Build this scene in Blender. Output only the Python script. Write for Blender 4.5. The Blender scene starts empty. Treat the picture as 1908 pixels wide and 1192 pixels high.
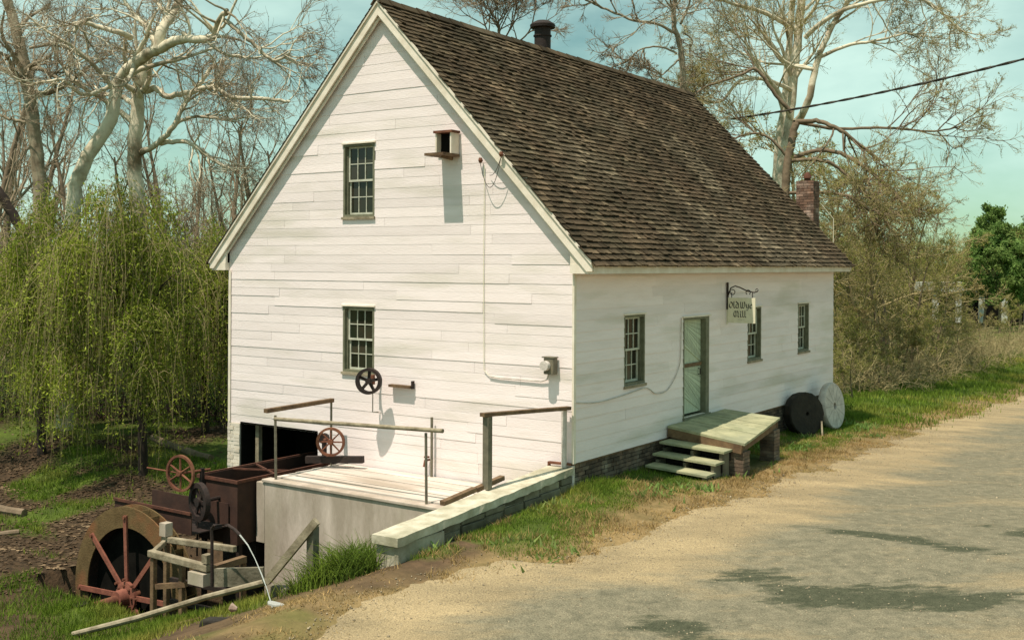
import bpy, math, random
import numpy as np
from mathutils import Vector, Matrix
rnd = random.Random(7)
NR = np.random.default_rng(11)
scene = bpy.context.scene
COL = scene.collection

# ------------------------------------------------------------------ camera
CAM = np.array([9.864, -16.156, 3.419]); YAW, PIT, ROL = [math.radians(a) for a in (34.618, 0.102, 0.26)]
FPX = 2050.573; SHY = -107.537
fw = np.array([-math.sin(YAW)*math.cos(PIT), math.cos(YAW)*math.cos(PIT), math.sin(PIT)])
rt = np.array([math.cos(YAW), math.sin(YAW), 0.0]); up = np.cross(rt, fw)
r2 = rt*math.cos(ROL)+up*math.sin(ROL); u2 = -rt*math.sin(ROL)+up*math.cos(ROL)
cd = bpy.data.cameras.new('camera'); cam = bpy.data.objects.new('camera', cd); COL.objects.link(cam)
cd.sensor_width = 36; cd.lens = FPX/1908*36; cd.shift_y = SHY/1908; cd.clip_start = .1; cd.clip_end = 3000
cam.matrix_world = Matrix(((r2[0], u2[0], -fw[0], CAM[0]), (r2[1], u2[1], -fw[1], CAM[1]), (r2[2], u2[2], -fw[2], CAM[2]), (0, 0, 0, 1)))
scene.camera = cam

# ------------------------------------------------------------------ sky, sun, exposure
SUN = Vector((.060, .42, -1)).normalized()              # direction the light travels
w = bpy.data.worlds.new("World"); scene.world = w; w.use_nodes = True
nt = w.node_tree; nt.nodes.clear()
out = nt.nodes.new('ShaderNodeOutputWorld'); bg = nt.nodes.new('ShaderNodeBackground')
sky = nt.nodes.new('ShaderNodeTexSky'); sky.sky_type = 'NISHITA'; sky.sun_disc = False
sky.sun_elevation = math.asin(-SUN.z); sky.sun_rotation = math.radians(180-4); sky.air_density = 1.0; sky.dust_density = .5
mul = nt.nodes.new('ShaderNodeMix'); mul.data_type = 'RGBA'; mul.blend_type = 'MULTIPLY'; mul.inputs[0].default_value = 1
mul.inputs[7].default_value = (.80, 1.15, .84, 1)
tc = nt.nodes.new('ShaderNodeTexCoord'); mp = nt.nodes.new('ShaderNodeMapping'); mp.inputs['Scale'].default_value = (1, 1, 2.6)
nz = nt.nodes.new('ShaderNodeTexNoise'); nz.inputs['Scale'].default_value = 2.1; nz.inputs['Detail'].default_value = 7; nz.inputs['Roughness'].default_value = .55
cr = nt.nodes.new('ShaderNodeValToRGB'); cr.color_ramp.elements[0].position = .36; cr.color_ramp.elements[1].position = .66
mc = nt.nodes.new('ShaderNodeMix'); mc.data_type = 'RGBA'; mc.inputs[7].default_value = (9.0, 12.2, 10.8, 1)
mf = nt.nodes.new('ShaderNodeMath'); mf.operation = 'MULTIPLY'; mf.inputs[1].default_value = .9
L = nt.links.new
L(sky.outputs[0], mul.inputs[6]); L(tc.outputs['Generated'], mp.inputs[0]); L(mp.outputs[0], nz.inputs['Vector']); L(nz.outputs[0], cr.inputs[0])
L(cr.outputs[0], mf.inputs[0]); L(mf.outputs[0], mc.inputs[0]); L(mul.outputs[2], mc.inputs[6]); L(mc.outputs[2], bg.inputs[0])
bg.inputs[1].default_value = .078; L(bg.outputs[0], out.inputs[0])
sd = bpy.data.lights.new('sun', 'SUN'); sd.energy = 5.0; sd.angle = math.radians(.53); sd.color = (1, .875, .745)
so = bpy.data.objects.new('sun', sd); COL.objects.link(so); so.rotation_euler = SUN.to_track_quat('-Z', 'Y').to_euler(); so.location = (0, -20, 40)
scene.view_settings.view_transform = 'Standard'; scene.view_settings.look = 'None'; scene.view_settings.gamma = 1
scene.view_settings.use_curve_mapping = False; scene.view_settings.exposure = .14

# ------------------------------------------------------------------ helpers
def at(px, py, depth):
    return CAM + (fw*FPX + r2*(px-954) - u2*(py-596-SHY))*(depth/FPX)
def aty(px, py, y):
    d = fw*FPX + r2*(px-954) - u2*(py-596-SHY); return CAM + d*((y-CAM[1])/d[1])
def sm(a, b, x):
    t = np.clip((x-a)/(b-a), 0, 1); return t*t*(3-2*t)
def vnoise(x, y, s, seed=0):
    """smooth value noise, numpy"""
    x = np.asarray(x, float)/s+seed*17.3; y = np.asarray(y, float)/s+seed*9.1
    xi = np.floor(x); yi = np.floor(y); fx = x-xi; fy = y-yi; fx = fx*fx*(3-2*fx); fy = fy*fy*(3-2*fy)
    def h(a, b):
        v = np.sin(a*127.1+b*311.7+seed*3.3)*43758.5453; return v-np.floor(v)
    return (h(xi, yi)*(1-fx)+h(xi+1, yi)*fx)*(1-fy)+(h(xi, yi+1)*(1-fx)+h(xi+1, yi+1)*fx)*fy

def spline(pts, n):
    pts = np.asarray(pts, float); m = len(pts); t = np.linspace(0, m-1, n); i = np.clip(t.astype(int), 0, m-2); f = (t-i)[:, None]
    p0 = pts[np.maximum(i-1, 0)]; p1 = pts[i]; p2 = pts[i+1]; p3 = pts[np.minimum(i+2, m-1)]
    return .5*((2*p1)+(-p0+p2)*f+(2*p0-5*p1+4*p2-p3)*f**2+(-p0+3*p1-3*p2+p3)*f**3)
MATS = {}
def mat(name, c1, c2=None, scale=4, rough=.85, c3=None, bump=.0, bscale=None, stretch=(1, 1, 1), tone=True, metal=0, spec=.3, translucent=0, rndobj=0, detail=6, lo=.35, hi=.65, bdist=.02):
    m = bpy.data.materials.new(name); m.use_nodes = True; n = m.node_tree; N = n.nodes; K = n.links.new
    bs = N['Principled BSDF']; bs.inputs['Roughness'].default_value = rough; bs.inputs['Metallic'].default_value = metal
    bs.inputs['Specular IOR Level'].default_value = spec
    geo = N.new('ShaderNodeNewGeometry'); mpn = N.new('ShaderNodeMapping'); mpn.inputs['Scale'].default_value = stretch
    K(geo.outputs['Position'], mpn.inputs[0])
    no = N.new('ShaderNodeTexNoise'); no.inputs['Scale'].default_value = scale; no.inputs['Detail'].default_value = detail; no.inputs['Roughness'].default_value = .62
    K(mpn.outputs[0], no.inputs['Vector'])
    rp = N.new('ShaderNodeValToRGB'); e = rp.color_ramp.elements
    c2 = c2 or tuple(v*.7 for v in c1)
    e[0].position = lo; e[1].position = hi; e[0].color = (*c1, 1); e[1].color = (*c2, 1)
    K(no.outputs[0], rp.inputs[0]); col = rp.outputs[0]
    if c3:
        n3 = N.new('ShaderNodeTexNoise'); n3.inputs['Scale'].default_value = scale*.31; n3.inputs['Detail'].default_value = 8; K(mpn.outputs[0], n3.inputs['Vector'])
        r3 = N.new('ShaderNodeValToRGB'); r3.color_ramp.elements[0].position = .52; r3.color_ramp.elements[1].position = .68; K(n3.outputs[0], r3.inputs[0])
        mx = N.new('ShaderNodeMix'); mx.data_type = 'RGBA'; mx.inputs[7].default_value = (*c3, 1); K(r3.outputs[0], mx.inputs[0]); K(col, mx.inputs[6]); col = mx.outputs[2]
    if tone:
        a = N.new('ShaderNodeAttribute'); a.attribute_name = 'tone'
        tv = a.outputs['Fac']
        mm = N.new('ShaderNodeMix'); mm.data_type = 'RGBA'; mm.blend_type = 'MULTIPLY'; mm.inputs[0].default_value = 1
        if rndobj:
            oi = N.new('ShaderNodeObjectInfo'); mr = N.new('ShaderNodeMapRange'); mr.inputs[3].default_value = 1-rndobj; mr.inputs[4].default_value = 1+rndobj
            K(oi.outputs['Random'], mr.inputs[0]); mq = N.new('ShaderNodeMath'); mq.operation = 'MULTIPLY'; K(mr.outputs[0], mq.inputs[0]); K(tv, mq.inputs[1]); tv = mq.outputs[0]
        K(col, mm.inputs[6]); K(tv, mm.inputs[7]); col = mm.outputs[2]
    K(col, bs.inputs['Base Color'])
    if bump:
        nb = N.new('ShaderNodeTexNoise'); nb.inputs['Scale'].default_value = bscale or scale*4; nb.inputs['Detail'].default_value = 5; K(mpn.outputs[0], nb.inputs['Vector'])
        b = N.new('ShaderNodeBump'); b.inputs['Strength'].default_value = bump; b.inputs['Distance'].default_value = bdist; K(nb.outputs[0], b.inputs['Height']); K(b.outputs[0], bs.inputs['Normal'])
    if translucent:
        tr = N.new('ShaderNodeBsdfTranslucent'); ms = N.new('ShaderNodeMixShader'); ms.inputs[0].default_value = translucent
        K(col, tr.inputs[0]); K(bs.outputs[0], ms.inputs[1]); K(tr.outputs[0], ms.inputs[2]); K(ms.outputs[0], N['Material Output'].inputs[0])
    MATS[name] = m; return m

class MB:
    def __init__(s): s.v = []; s.f = []; s.t = []
    def add(s, vs, fs, tone=1.0):
        o = len(s.v); s.v += [tuple(map(float, p)) for p in vs]; s.f += [tuple(i+o for i in q) for q in fs]; s.t += [tone]*len(vs); return s
    def hexa(s, p, tone=1.0):   # p: 4 bottom (ccw) then 4 top
        return s.add(p, [(3, 2, 1, 0), (4, 5, 6, 7), (0, 1, 5, 4), (1, 2, 6, 5), (2, 3, 7, 6), (3, 0, 4, 7)], tone)
    def box(s, x0, x1, y0, y1, z0, z1, tone=1.0):
        return s.hexa([(x0, y0, z0), (x1, y0, z0), (x1, y1, z0), (x0, y1, z0), (x0, y0, z1), (x1, y0, z1), (x1, y1, z1), (x0, y1, z1)], tone)
    def beam(s, a, b, wd, ht, tone=1.0, upv=(0, 0, 1)):
        a = Vector(a); b = Vector(b); d = (b-a).normalized(); sx = d.cross(Vector(upv))
        if sx.length < 1e-3: sx = d.cross(Vector((1, 0, 0)))
        sx.normalize(); sz = sx.cross(d).normalized(); sx *= wd/2; sz *= ht/2
        return s.hexa([a-sx-sz, a+sx-sz, b+sx-sz, b-sx-sz, a-sx+sz, a+sx+sz, b+sx+sz, b-sx+sz], tone)
    def tube(s, pts, r, k=8, tone=1.0, caps=True):
        pts = [Vector(p) for p in pts]; n = len(pts); rs = r if isinstance(r, (list, tuple)) else [r]*n
        d0 = (pts[-1]-pts[0]); d0 = d0 if d0.length > 1e-6 else pts[1]-pts[0]
        ref = Vector((0, 0, 1)) if abs(d0.normalized().z) < .8 else Vector((1, 0, 0)); vs = []
        for i, p in enumerate(pts):
            d = (pts[min(i+1, n-1)]-pts[max(i-1, 0)]).normalized(); a = d.cross(ref)
            if a.length < 1e-3: a = d.cross(Vector((0, 1, 0)))
            a.normalize(); b = a.cross(d)
            for j in range(k):
                t = 2*math.pi*j/k; vs.append(p+a*(math.cos(t)*rs[i])+b*(math.sin(t)*rs[i]))
        fs = [(i*k+j, i*k+(j+1) % k, (i+1)*k+(j+1) % k, (i+1)*k+j) for i in range(n-1) for j in range(k)]
        if caps: fs += [tuple(range(k-1, -1, -1)), tuple((n-1)*k+j for j in range(k))]
        return s.add(vs, fs, tone)
    def ring(s, c, nrm, profile, k=32, tone=1.0, closed=True, arc=None):
        """revolve profile [(radius, axial)] about axis nrm through c"""
        c = Vector(c); nrm = Vector(nrm).normalized(); a = nrm.cross(Vector((0, 0, 1)))
        if a.length < .01: a = Vector((1, 0, 0))
        a.normalize(); b = a.cross(nrm); vs = []; m = len(profile)
        for i in range(k):
            t = 2*math.pi*i/k
            for (r, h) in profile: vs.append(c+a*(math.cos(t)*r)+b*(math.sin(t)*r)+nrm*h)
        fs = []
        for i in range(k):
            for j in range(m if closed else m-1):
                fs.append((i*m+j, i*m+(j+1) % m, ((i+1) % k)*m+(j+1) % m, ((i+1) % k)*m+j))
        return s.add(vs, fs, tone)
    def disc(s, c, nrm, r, h, k=24, tone=1.0):
        c = Vector(c); n = Vector(nrm).normalized(); return s.tube([c-n*h/2, c+n*h/2], r, k, tone)
    def build(s, name, m, parent=None, smooth=False, bevel=0, **props):
        me = bpy.data.meshes.new(name); me.from_pydata(s.v, [], s.f); me.validate(); 
        at_ = me.attributes.new('tone', 'FLOAT', 'POINT'); at_.data.foreach_set('value', s.t)
        import bmesh
        b = bmesh.new(); b.from_mesh(me); bmesh.ops.recalc_face_normals(b, faces=b.faces); b.to_mesh(me); b.free()
        if smooth:
            me.polygons.foreach_set('use_smooth', [True]*len(me.polygons))
            try: me.set_sharp_from_angle(angle=math.radians(40))
            except Exception: pass
        me.materials.append(m)
        o = bpy.data.objects.new(name, me); COL.objects.link(o)
        if bevel:
            bv = o.modifiers.new('bevel', 'BEVEL'); bv.width = bevel; bv.segments = 2
        if parent: par(o, parent)
        for k, v in props.items(): o[k] = v
        return o
LOC = {}
def par(o, p):
    o.parent = p; o.matrix_parent_inverse = Matrix.Translation(LOC.get(p.name, Vector((0, 0, 0)))).inverted()
def thing(name, loc, label, cat, group=None):
    o = bpy.data.objects.new(name, None); o.empty_display_size = .2; COL.objects.link(o); o.location = Vector(loc); LOC[o.name] = Vector(loc)
    o['label'] = label; o['category'] = cat
    if group: o['group'] = group
    return o
def tag(o, label, cat, group=None):
    o['label'] = label; o['category'] = cat
    if group: o['group'] = group
    return o
def npmesh(name, V, F, m, tone=None, smooth=False, parent=None, **props):
    """V (n,3), F (f,k) numpy"""
    me = bpy.data.meshes.new(name); V = np.asarray(V, np.float32); F = np.asarray(F, np.int32); k = F.shape[1]
    me.vertices.add(len(V)); me.vertices.foreach_set('co', V.ravel()); me.loops.add(F.size); me.loops.foreach_set('vertex_index', F.ravel())
    me.polygons.add(len(F)); me.polygons.foreach_set('loop_start', np.arange(0, F.size, k, dtype=np.int32)); me.polygons.foreach_set('loop_total', np.full(len(F), k, np.int32))
    if smooth: me.polygons.foreach_set('use_smooth', np.ones(len(F), bool))
    me.update(calc_edges=True)
    a = me.attributes.new('tone', 'FLOAT', 'POINT'); a.data.foreach_set('value', (np.ones(len(V)) if tone is None else tone).astype(np.float32))
    me.materials.append(m)
    o = bpy.data.objects.new(name, me); COL.objects.link(o)
    if parent: par(o, parent)
    for kk, v in props.items(): o[kk] = v
    return o

# ------------------------------------------------------------------ materials
M = lambda n: MATS[n]
mat('white_siding', (.87, .775, .765), (.80, .71, .69), scale=1.1, stretch=(1, 1, 7), c3=(.68, .62, .56), bump=.25, bscale=9, rough=.75, lo=.4, hi=.75)
mat('deck_paint', (.66, .59, .52), (.50, .44, .38), scale=2.5, stretch=(.4, 3, 1), rough=.8, bump=.3, c3=(.36, .30, .24))
mat('rust_dark', (.13, .05, .03), (.07, .03, .02), scale=7, bump=.4, bscale=40)
mat('white_trim', (.84, .77, .66), (.68, .60, .48), scale=3, rough=.7, bump=.1)
mat('dark_inside', (.008, .008, .007), (.014, .013, .011), tone=False, spec=0, rough=1)  # near-black colour stands in for shade inside openings
mat('sash_paint', (.60, .60, .50), (.42, .43, .34), scale=8, rough=.6)
mat('green_grey_paint', (.20, .20, .135), (.13, .13, .085), scale=7, rough=.7, bump=.1)
mat('door_paint', (.52, .58, .43), (.40, .45, .33), scale=6, rough=.7, stretch=(3, 3, 1), bump=.15)
mat('pane_glass', (.02, .028, .018), (.035, .03, .02), scale=2, rough=.04, spec=.35)
mat('brown_wood', (.20, .13, .07), (.10, .06, .035), scale=5, stretch=(1, 1, 1), bump=.3, bscale=30)
mat('shingle', (.074, .053, .033), (.044, .036, .022), scale=1.2, rough=.95, c3=(.086, .070, .046), bump=.4, bscale=40, rndobj=.0, spec=.1)
mat('brick', (.16, .11, .075), (.075, .06, .045), scale=5, bump=.5, bscale=40, c3=(.24, .21, .16), rndobj=.25)
mat('chimney_brick', (.22, .125, .085), (.12, .075, .055), scale=5, bump=.4, bscale=30, c3=(.42, .33, .27), rndobj=.3)
mat('mortar', (.16, .14, .11), (.09, .08, .06), scale=6, bump=.4)
mat('stone', (.20, .18, .13), (.10, .09, .06), scale=3, bump=.7, bscale=14, c3=(.30, .28, .20), rndobj=.2)
mat('concrete', (.60, .51, .44), (.36, .30, .24), scale=1.3, bump=.35, bscale=18, c3=(.34, .30, .22), stretch=(1.6, 1.6, .45), lo=.3, hi=.6)
mat('coping', (.60, .56, .44), (.38, .35, .25), scale=3.5, bump=.6, bscale=14, c3=(.26, .245, .16))
mat('pale_wood', (.35, .30, .21), (.17, .14, .09), scale=5, bump=.4, bscale=25)
mat('porch_wood', (.42, .41, .25), (.24, .25, .15), scale=3, bump=.4, bscale=25, c3=(.28, .29, .19))
mat('rust', (.19, .075, .042), (.11, .042, .026), scale=6, bump=.4, bscale=40, c3=(.22, .10, .055), rough=.9)
mat('rust_rim', (.15, .10, .042), (.10, .065, .025), scale=5, bump=.5, bscale=30, c3=(.20, .085, .035), rough=.9)
mat('spoke_paint', (.27, .10, .065), (.17, .06, .04), scale=7, bump=.2, rough=.8)
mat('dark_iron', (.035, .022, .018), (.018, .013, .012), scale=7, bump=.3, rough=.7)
mat('brown_steel', (.065, .032, .022), (.04, .021, .016), scale=3, bump=.2, rough=.85)
mat('grey_pipe', (.19, .17, .12), (.12, .11, .08), scale=9, rough=.6)
mat('millstone_pale', (.62, .57, .52), (.44, .40, .36), scale=6, bump=.5, bscale=30)
mat('millstone_dark', (.035, .03, .022), (.02, .017, .014), scale=6, bump=.6, bscale=20)
mat('sign_board', (.76, .73, .56), (.66, .63, .47), scale=8, rough=.6)
mat('black_paint', (.015, .017, .014), (.02, .02, .018), rough=.6)
mat('cable_black', (.03, .028, .022), (.07, .06, .045), scale=3, rough=.7)
mat('water', (.5, .55, .5), (.7, .72, .7), rough=.15, spec=.6, translucent=.4)
mat('bark_pale', (.66, .61, .46), (.34, .28, .18), scale=2.4, bump=.5, bscale=9, c3=(.20, .15, .09), lo=.48, hi=.68)
mat('bark_brown', (.24, .18, .12), (.13, .095, .06), scale=3, bump=.5, bscale=10)
mat('bark_grey', (.38, .33, .23), (.18, .14, .09), scale=3, bump=.5, bscale=10)
mat('bark_dark', (.045, .033, .025), (.025, .018, .014), scale=3, bump=.5, bscale=10)
mat('twig_brown', (.34, .27, .18), (.22, .17, .11), scale=2)
mat('twig_olive', (.38, .32, .16), (.26, .21, .10), scale=1)
mat('willow_leaf', (.32, .38, .04), (.16, .21, .025), scale=1.1, translucent=.4, c3=(.34, .38, .06), rough=.7)
mat('bud_leaf', (.34, .34, .08), (.24, .25, .06), scale=.8, translucent=.35, c3=(.32, .25, .10))
mat('green_leaf', (.20, .32, .08), (.13, .21, .05), scale=.5, translucent=.4, c3=(.25, .30, .09))
mat('grass', (.17, .25, .024), (.09, .15, .015), scale=1.4, translucent=.3, c3=(.32, .30, .06))
mat('straw', (.40, .27, .11), (.24, .17, .065), scale=1.4, translucent=.2, c3=(.22, .20, .05))
mat('litter', (.11, .068, .036), (.055, .036, .02), scale=3, c3=(.20, .14, .08))  # base colour lowered to stand in for tree shade on the ground
mat('gravel_stone', (.40, .33, .22), (.26, .21, .14), scale=5)
mat('roofing_tin', (.6, .62, .56), (.5, .5, .45), scale=2)

# ground material: masks carried by a colour attribute (r grass, g straw/dirt, b litter)
def ground_material():
    m = bpy.data.materials.new('ground_soil'); m.use_nodes = True; N = m.node_tree.nodes; K = m.node_tree.links.new; bs = N['Principled BSDF']
    bs.inputs['Roughness'].default_value = .97; bs.inputs['Specular IOR Level'].default_value = .1
    g = N.new('ShaderNodeNewGeometry'); a = N.new('ShaderNodeAttribute'); a.attribute_name = 'cover'; sp = N.new('ShaderNodeSeparateColor'); K(a.outputs['Color'], sp.inputs[0])
    def noisecol(sc, c1, c2, lo=.35, hi=.65):
        n = N.new('ShaderNodeTexNoise'); n.inputs['Scale'].default_value = sc; n.inputs['Detail'].default_value = 8; n.inputs['Roughness'].default_value = .7; K(g.outputs['Position'], n.inputs['Vector'])
        r = N.new('ShaderNodeValToRGB'); r.color_ramp.elements[0].position = lo; r.color_ramp.elements[1].position = hi; r.color_ramp.elements[0].color = (*c1, 1); r.color_ramp.elements[1].color = (*c2, 1); K(n.outputs[0], r.inputs[0]); return r.outputs[0]
    def mix(f, a_, b_):
        x = N.new('ShaderNodeMix'); x.data_type = 'RGBA'; K(f, x.inputs[0]); K(a_, x.inputs[6]); K(b_, x.inputs[7]); return x.outputs[2]
    base = noisecol(2.2, (.13, .085, .05), (.06, .042, .026))
    gr = noisecol(1.6, (.09, .13, .022), (.05, .07, .016)); st = noisecol(2.5, (.30, .21, .10), (.15, .115, .05)); li = noisecol(7, (.085, .055, .032), (.03, .023, .015))
    c = mix(sp.outputs[2], base, li); c = mix(sp.outputs[0], c, gr); c = mix(sp.outputs[1], c, st); K(c, bs.inputs['Base Color'])
    nb = N.new('ShaderNodeTexNoise'); nb.inputs['Scale'].default_value = 9; nb.inputs['Detail'].default_value = 8; K(g.outputs['Position'], nb.inputs['Vector'])
    b = N.new('ShaderNodeBump'); b.inputs['Strength'].default_value = .8; b.inputs['Distance'].default_value = .06; K(nb.outputs[0], b.inputs['Height']); K(b.outputs[0], bs.inputs['Normal'])
    return m
def road_material():
    m = bpy.data.materials.new('dirt_road'); m.use_nodes = True; N = m.node_tree.nodes; K = m.node_tree.links.new; bs = N['Principled BSDF']
    bs.inputs['Roughness'].default_value = .95; bs.inputs['Specular IOR Level'].default_value = .15
    g = N.new('ShaderNodeNewGeometry'); mr_ = N.new('ShaderNodeMapping'); mr_.inputs['Rotation'].default_value = (0, 0, -.66); K(g.outputs['Position'], mr_.inputs[0]); mp_ = N.new('ShaderNodeMapping'); mp_.inputs['Scale'].default_value = (.38, 1, 1); K(mr_.outputs[0], mp_.inputs[0])
    a = N.new('ShaderNodeAttribute'); a.attribute_name = 'cover'; sp = N.new('ShaderNodeSeparateColor'); K(a.outputs['Color'], sp.inputs[0])
    def nz_(sc, vec, det=8, ro=.65):
        n = N.new('ShaderNodeTexNoise'); n.inputs['Scale'].default_value = sc; n.inputs['Detail'].default_value = det; n.inputs['Roughness'].default_value = ro; K(vec, n.inputs['Vector']); return n.outputs[0]
    def ramp(v, lo, hi, c1, c2):
        r = N.new('ShaderNodeValToRGB'); r.color_ramp.elements[0].position = lo; r.color_ramp.elements[1].position = hi; r.color_ramp.elements[0].color = (*c1, 1); r.color_ramp.elements[1].color = (*c2, 1); K(v, r.inputs[0]); return r.outputs[0]
    def mix(f, a_, b_, mode='MIX'):
        x = N.new('ShaderNodeMix'); x.data_type = 'RGBA'; x.blend_type = mode; K(f, x.inputs[0]); K(a_, x.inputs[6]); K(b_, x.inputs[7]); return x.outputs[2]
    sand = ramp(nz_(1.3, mp_.outputs[0]), .3, .7, (.44, .345, .205), (.24, .195, .12))
    asph = ramp(nz_(6, g.outputs['Position']), .3, .7, (.26, .235, .165), (.135, .13, .092))
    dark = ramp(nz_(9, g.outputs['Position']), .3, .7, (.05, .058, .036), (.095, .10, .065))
    def thr(chan, sc, amt, lo, hi):
        ad = N.new('ShaderNodeMath'); ad.operation = 'MULTIPLY_ADD'; K(nz_(sc, mp_.outputs[0], 10, .72), ad.inputs[0]); ad.inputs[1].default_value = amt; K(chan, ad.inputs[2])
        mr = N.new('ShaderNodeMapRange'); mr.inputs[1].default_value = lo; mr.inputs[2].default_value = hi; K(ad.outputs[0], mr.inputs[0]); return mr.outputs[0]
    c = mix(thr(sp.outputs[0], .9, 3.6, 2.0, 2.75), sand, asph)
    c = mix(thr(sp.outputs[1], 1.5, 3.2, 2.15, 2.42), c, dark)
    speck = ramp(nz_(55, g.outputs['Position'], 3, .8), .3, .7, (.42, .42, .42), (1.45, 1.42, 1.35))
    one = N.new('ShaderNodeValue'); one.outputs[0].default_value = 1.0
    c = mix(one.outputs[0], c, speck, 'MULTIPLY'); K(c, bs.inputs['Base Color'])
    b = N.new('ShaderNodeBump'); b.inputs['Strength'].default_value = .7; b.inputs['Distance'].default_value = .03; K(nz_(22, g.outputs['Position']), b.inputs['Height']); K(b.outputs[0], bs.inputs['Normal'])
    return m

# ------------------------------------------------------------------ terrain
def Hs(x, y):
    x = np.asarray(x, float); y = np.asarray(y, float)
    R = -.40-.028*np.clip(y, 0, 30)-.045*np.clip(-y, 0, 8)-.05*np.clip(x, 0, 4)+.02*np.clip(x-4, 0, 6)
    n = sm(-1, 4, y); x1 = -4.6*(1-n)-9.*n; x0 = .25*(1-n)-1.*n
    D = np.clip((x-x0)/(x1-x0), 0, 1); Lw = -2.35*(1-n)-1.75*n+.02*np.clip(-x-14, 0, 60)
    z = R*(1-D)+Lw*D
    z = z+(vnoise(x, y, 2.3, 1)-.5)*.22*sm(-3, -8, x)+(vnoise(x, y, 6, 2)-.5)*.35*sm(-9, -14, x)
    z = z+(vnoise(x, y, .5, 3)-.5)*.05*(1-sm(1.6, 2.6, x))+(vnoise(x, y, 1.1, 4)-.5)*.025
    return z
def H(x, y):
    x = np.asarray(x, float); y = np.asarray(y, float); z = Hs(x, y)
    def rect(a, b, c, d, s): return sm(a-s, a, x)*(1-sm(b, b+s, x))*sm(c-s, c, y)*(1-sm(d, d+s, y))
    z = z-rect(-8.6, -3.7, -4.45, -1.6, .25)*1.9                                      # wheel pit
    under = ((x < -.12) & (x > -8.5) & (y > -1.9) & (y < 13.4)); z = np.where(under, np.minimum(z, -1.7), z)
    wing = ((x < -.12) & (x > -1.6) & (y > -4.55) & (y <= -1.9)); z = np.where(wing, np.minimum(z, -.95+.25*(x+.12)), z)
    return z
def axis(a, b, step, far0, far1):
    core = list(np.arange(a, b+1e-6, step)); lo = []; v = a; s = step
    while v > far0: s *= 1.22; v -= s; lo.append(v)
    hi = []; v = b; s = step
    while v < far1: s *= 1.22; v += s; hi.append(v)
    return np.array(lo[::-1]+core+hi)
X = axis(-17, 9, .16, -900, 900); Y = axis(-9, 20, .16, -200, 1600)
gx, gy = np.meshgrid(X, Y, indexing='ij'); gz = H(gx, gy)
def straw_mask(x, y):
    edge = 1.15+.35*(vnoise(x, y, 1.4, 5)-.5)*2-.4*sm(-1, -5, y)
    s = sm(edge-.25, edge+.25, x)
    s = np.maximum(s, sm(-2.2, -.2, x)*sm(-4.4, -6.2, y)*.55*vnoise(x, y, .6, 14)*1.6)
    return s*(1-.5*sm(20, 34, y))
def grass_mask(x, y):
    g = np.where(x > -1.6, (1-sm(1.05, 1.9, x+.5*(vnoise(x, y, .8, 6)-.5))), 0)
    left = (x <= -1.6)
    gl = sm(.42, .62, vnoise(x, y, 2.6, 7)*.6+vnoise(x, y, .9, 8)*.4+.12*sm(-9, -5, x)+.1*sm(1.5, 4, y))
    gl = np.where((y > 13) & (x > -9), 1, gl)
    g = np.where(left, gl, g)
    return g*np.where((y < -3.4) & (x > -3.4) & (x < 1.5), sm(.45, .7, vnoise(x, y, .7, 9))*.7, 1)
gm = grass_mask(gx, gy); stm = straw_mask(gx, gy)*(1-.35*gm); lit = sm(-5, -9, gx)*np.ones_like(gy)
nx, ny = len(X), len(Y); V = np.stack([gx, gy, gz], -1).reshape(-1, 3)
idx = np.arange(nx*ny).reshape(nx, ny); F = np.stack([idx[:-1, :-1], idx[1:, :-1], idx[1:, 1:], idx[:-1, 1:]], -1).reshape(-1, 4)
ground = npmesh('ground', V, F, ground_material(), smooth=True, kind='structure')
ca = ground.data.attributes.new('cover', 'FLOAT_COLOR', 'POINT'); ca.data.foreach_set('color', np.stack([gm, stm, lit, np.ones_like(gm)], -1).reshape(-1).astype(np.float32))

def road_edge(y):
    y = np.asarray(y, float)
    return 2.35+.1*np.sin(y*.4)-1.5*sm(-1.5, -5.5, y)+.5*sm(-5.5, -9, y)+(vnoise(y, 0*y, .9, 12)-.5)*.5+(vnoise(y, 0*y, .28, 13)-.5)*.3+(vnoise(y, 0*y, .11, 15)-.5)*.14+.01*np.clip(y-20, 0, 60)
RY = np.concatenate([np.arange(-14, 22, .05), np.arange(22, 160, 1.0)]); U = np.concatenate([[0, .05, .12, .18], np.arange(.25, 12.01, .25)])
ex = road_edge(RY); rx = ex[:, None]+U[None, :]; ry = RY[:, None]+0*rx
rz = H(rx, ry)+.012*sm(0, .12, U)[None, :]-.004*(U[None, :] < .01)
rn, rm = rx.shape; idx = np.arange(rn*rm).reshape(rn, rm); F = np.stack([idx[:-1, :-1], idx[:-1, 1:], idx[1:, 1:], idx[1:, :-1]], -1).reshape(-1, 4)
road = npmesh('road', np.stack([rx, ry, rz], -1).reshape(-1, 3), F, road_material(), smooth=True, kind='structure')
def blob(cx, cy, ax, ay, x, y): return np.exp(-(((x-cx)/ax)**2+((y-cy)/ay)**2))
asph = sm(.5, 2.2, rx-ex[:, None])
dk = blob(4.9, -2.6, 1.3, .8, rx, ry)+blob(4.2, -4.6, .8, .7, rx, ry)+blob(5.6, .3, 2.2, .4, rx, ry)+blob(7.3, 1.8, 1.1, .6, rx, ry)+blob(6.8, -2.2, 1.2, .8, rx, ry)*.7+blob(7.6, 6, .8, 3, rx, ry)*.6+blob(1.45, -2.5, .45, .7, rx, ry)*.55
ca = road.data.attributes.new('cover', 'FLOAT_COLOR', 'POINT'); ca.data.foreach_set('color', np.stack([asph, np.clip(dk, 0, 1), 0*asph, 1+0*asph], -1).reshape(-1).astype(np.float32))

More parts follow.
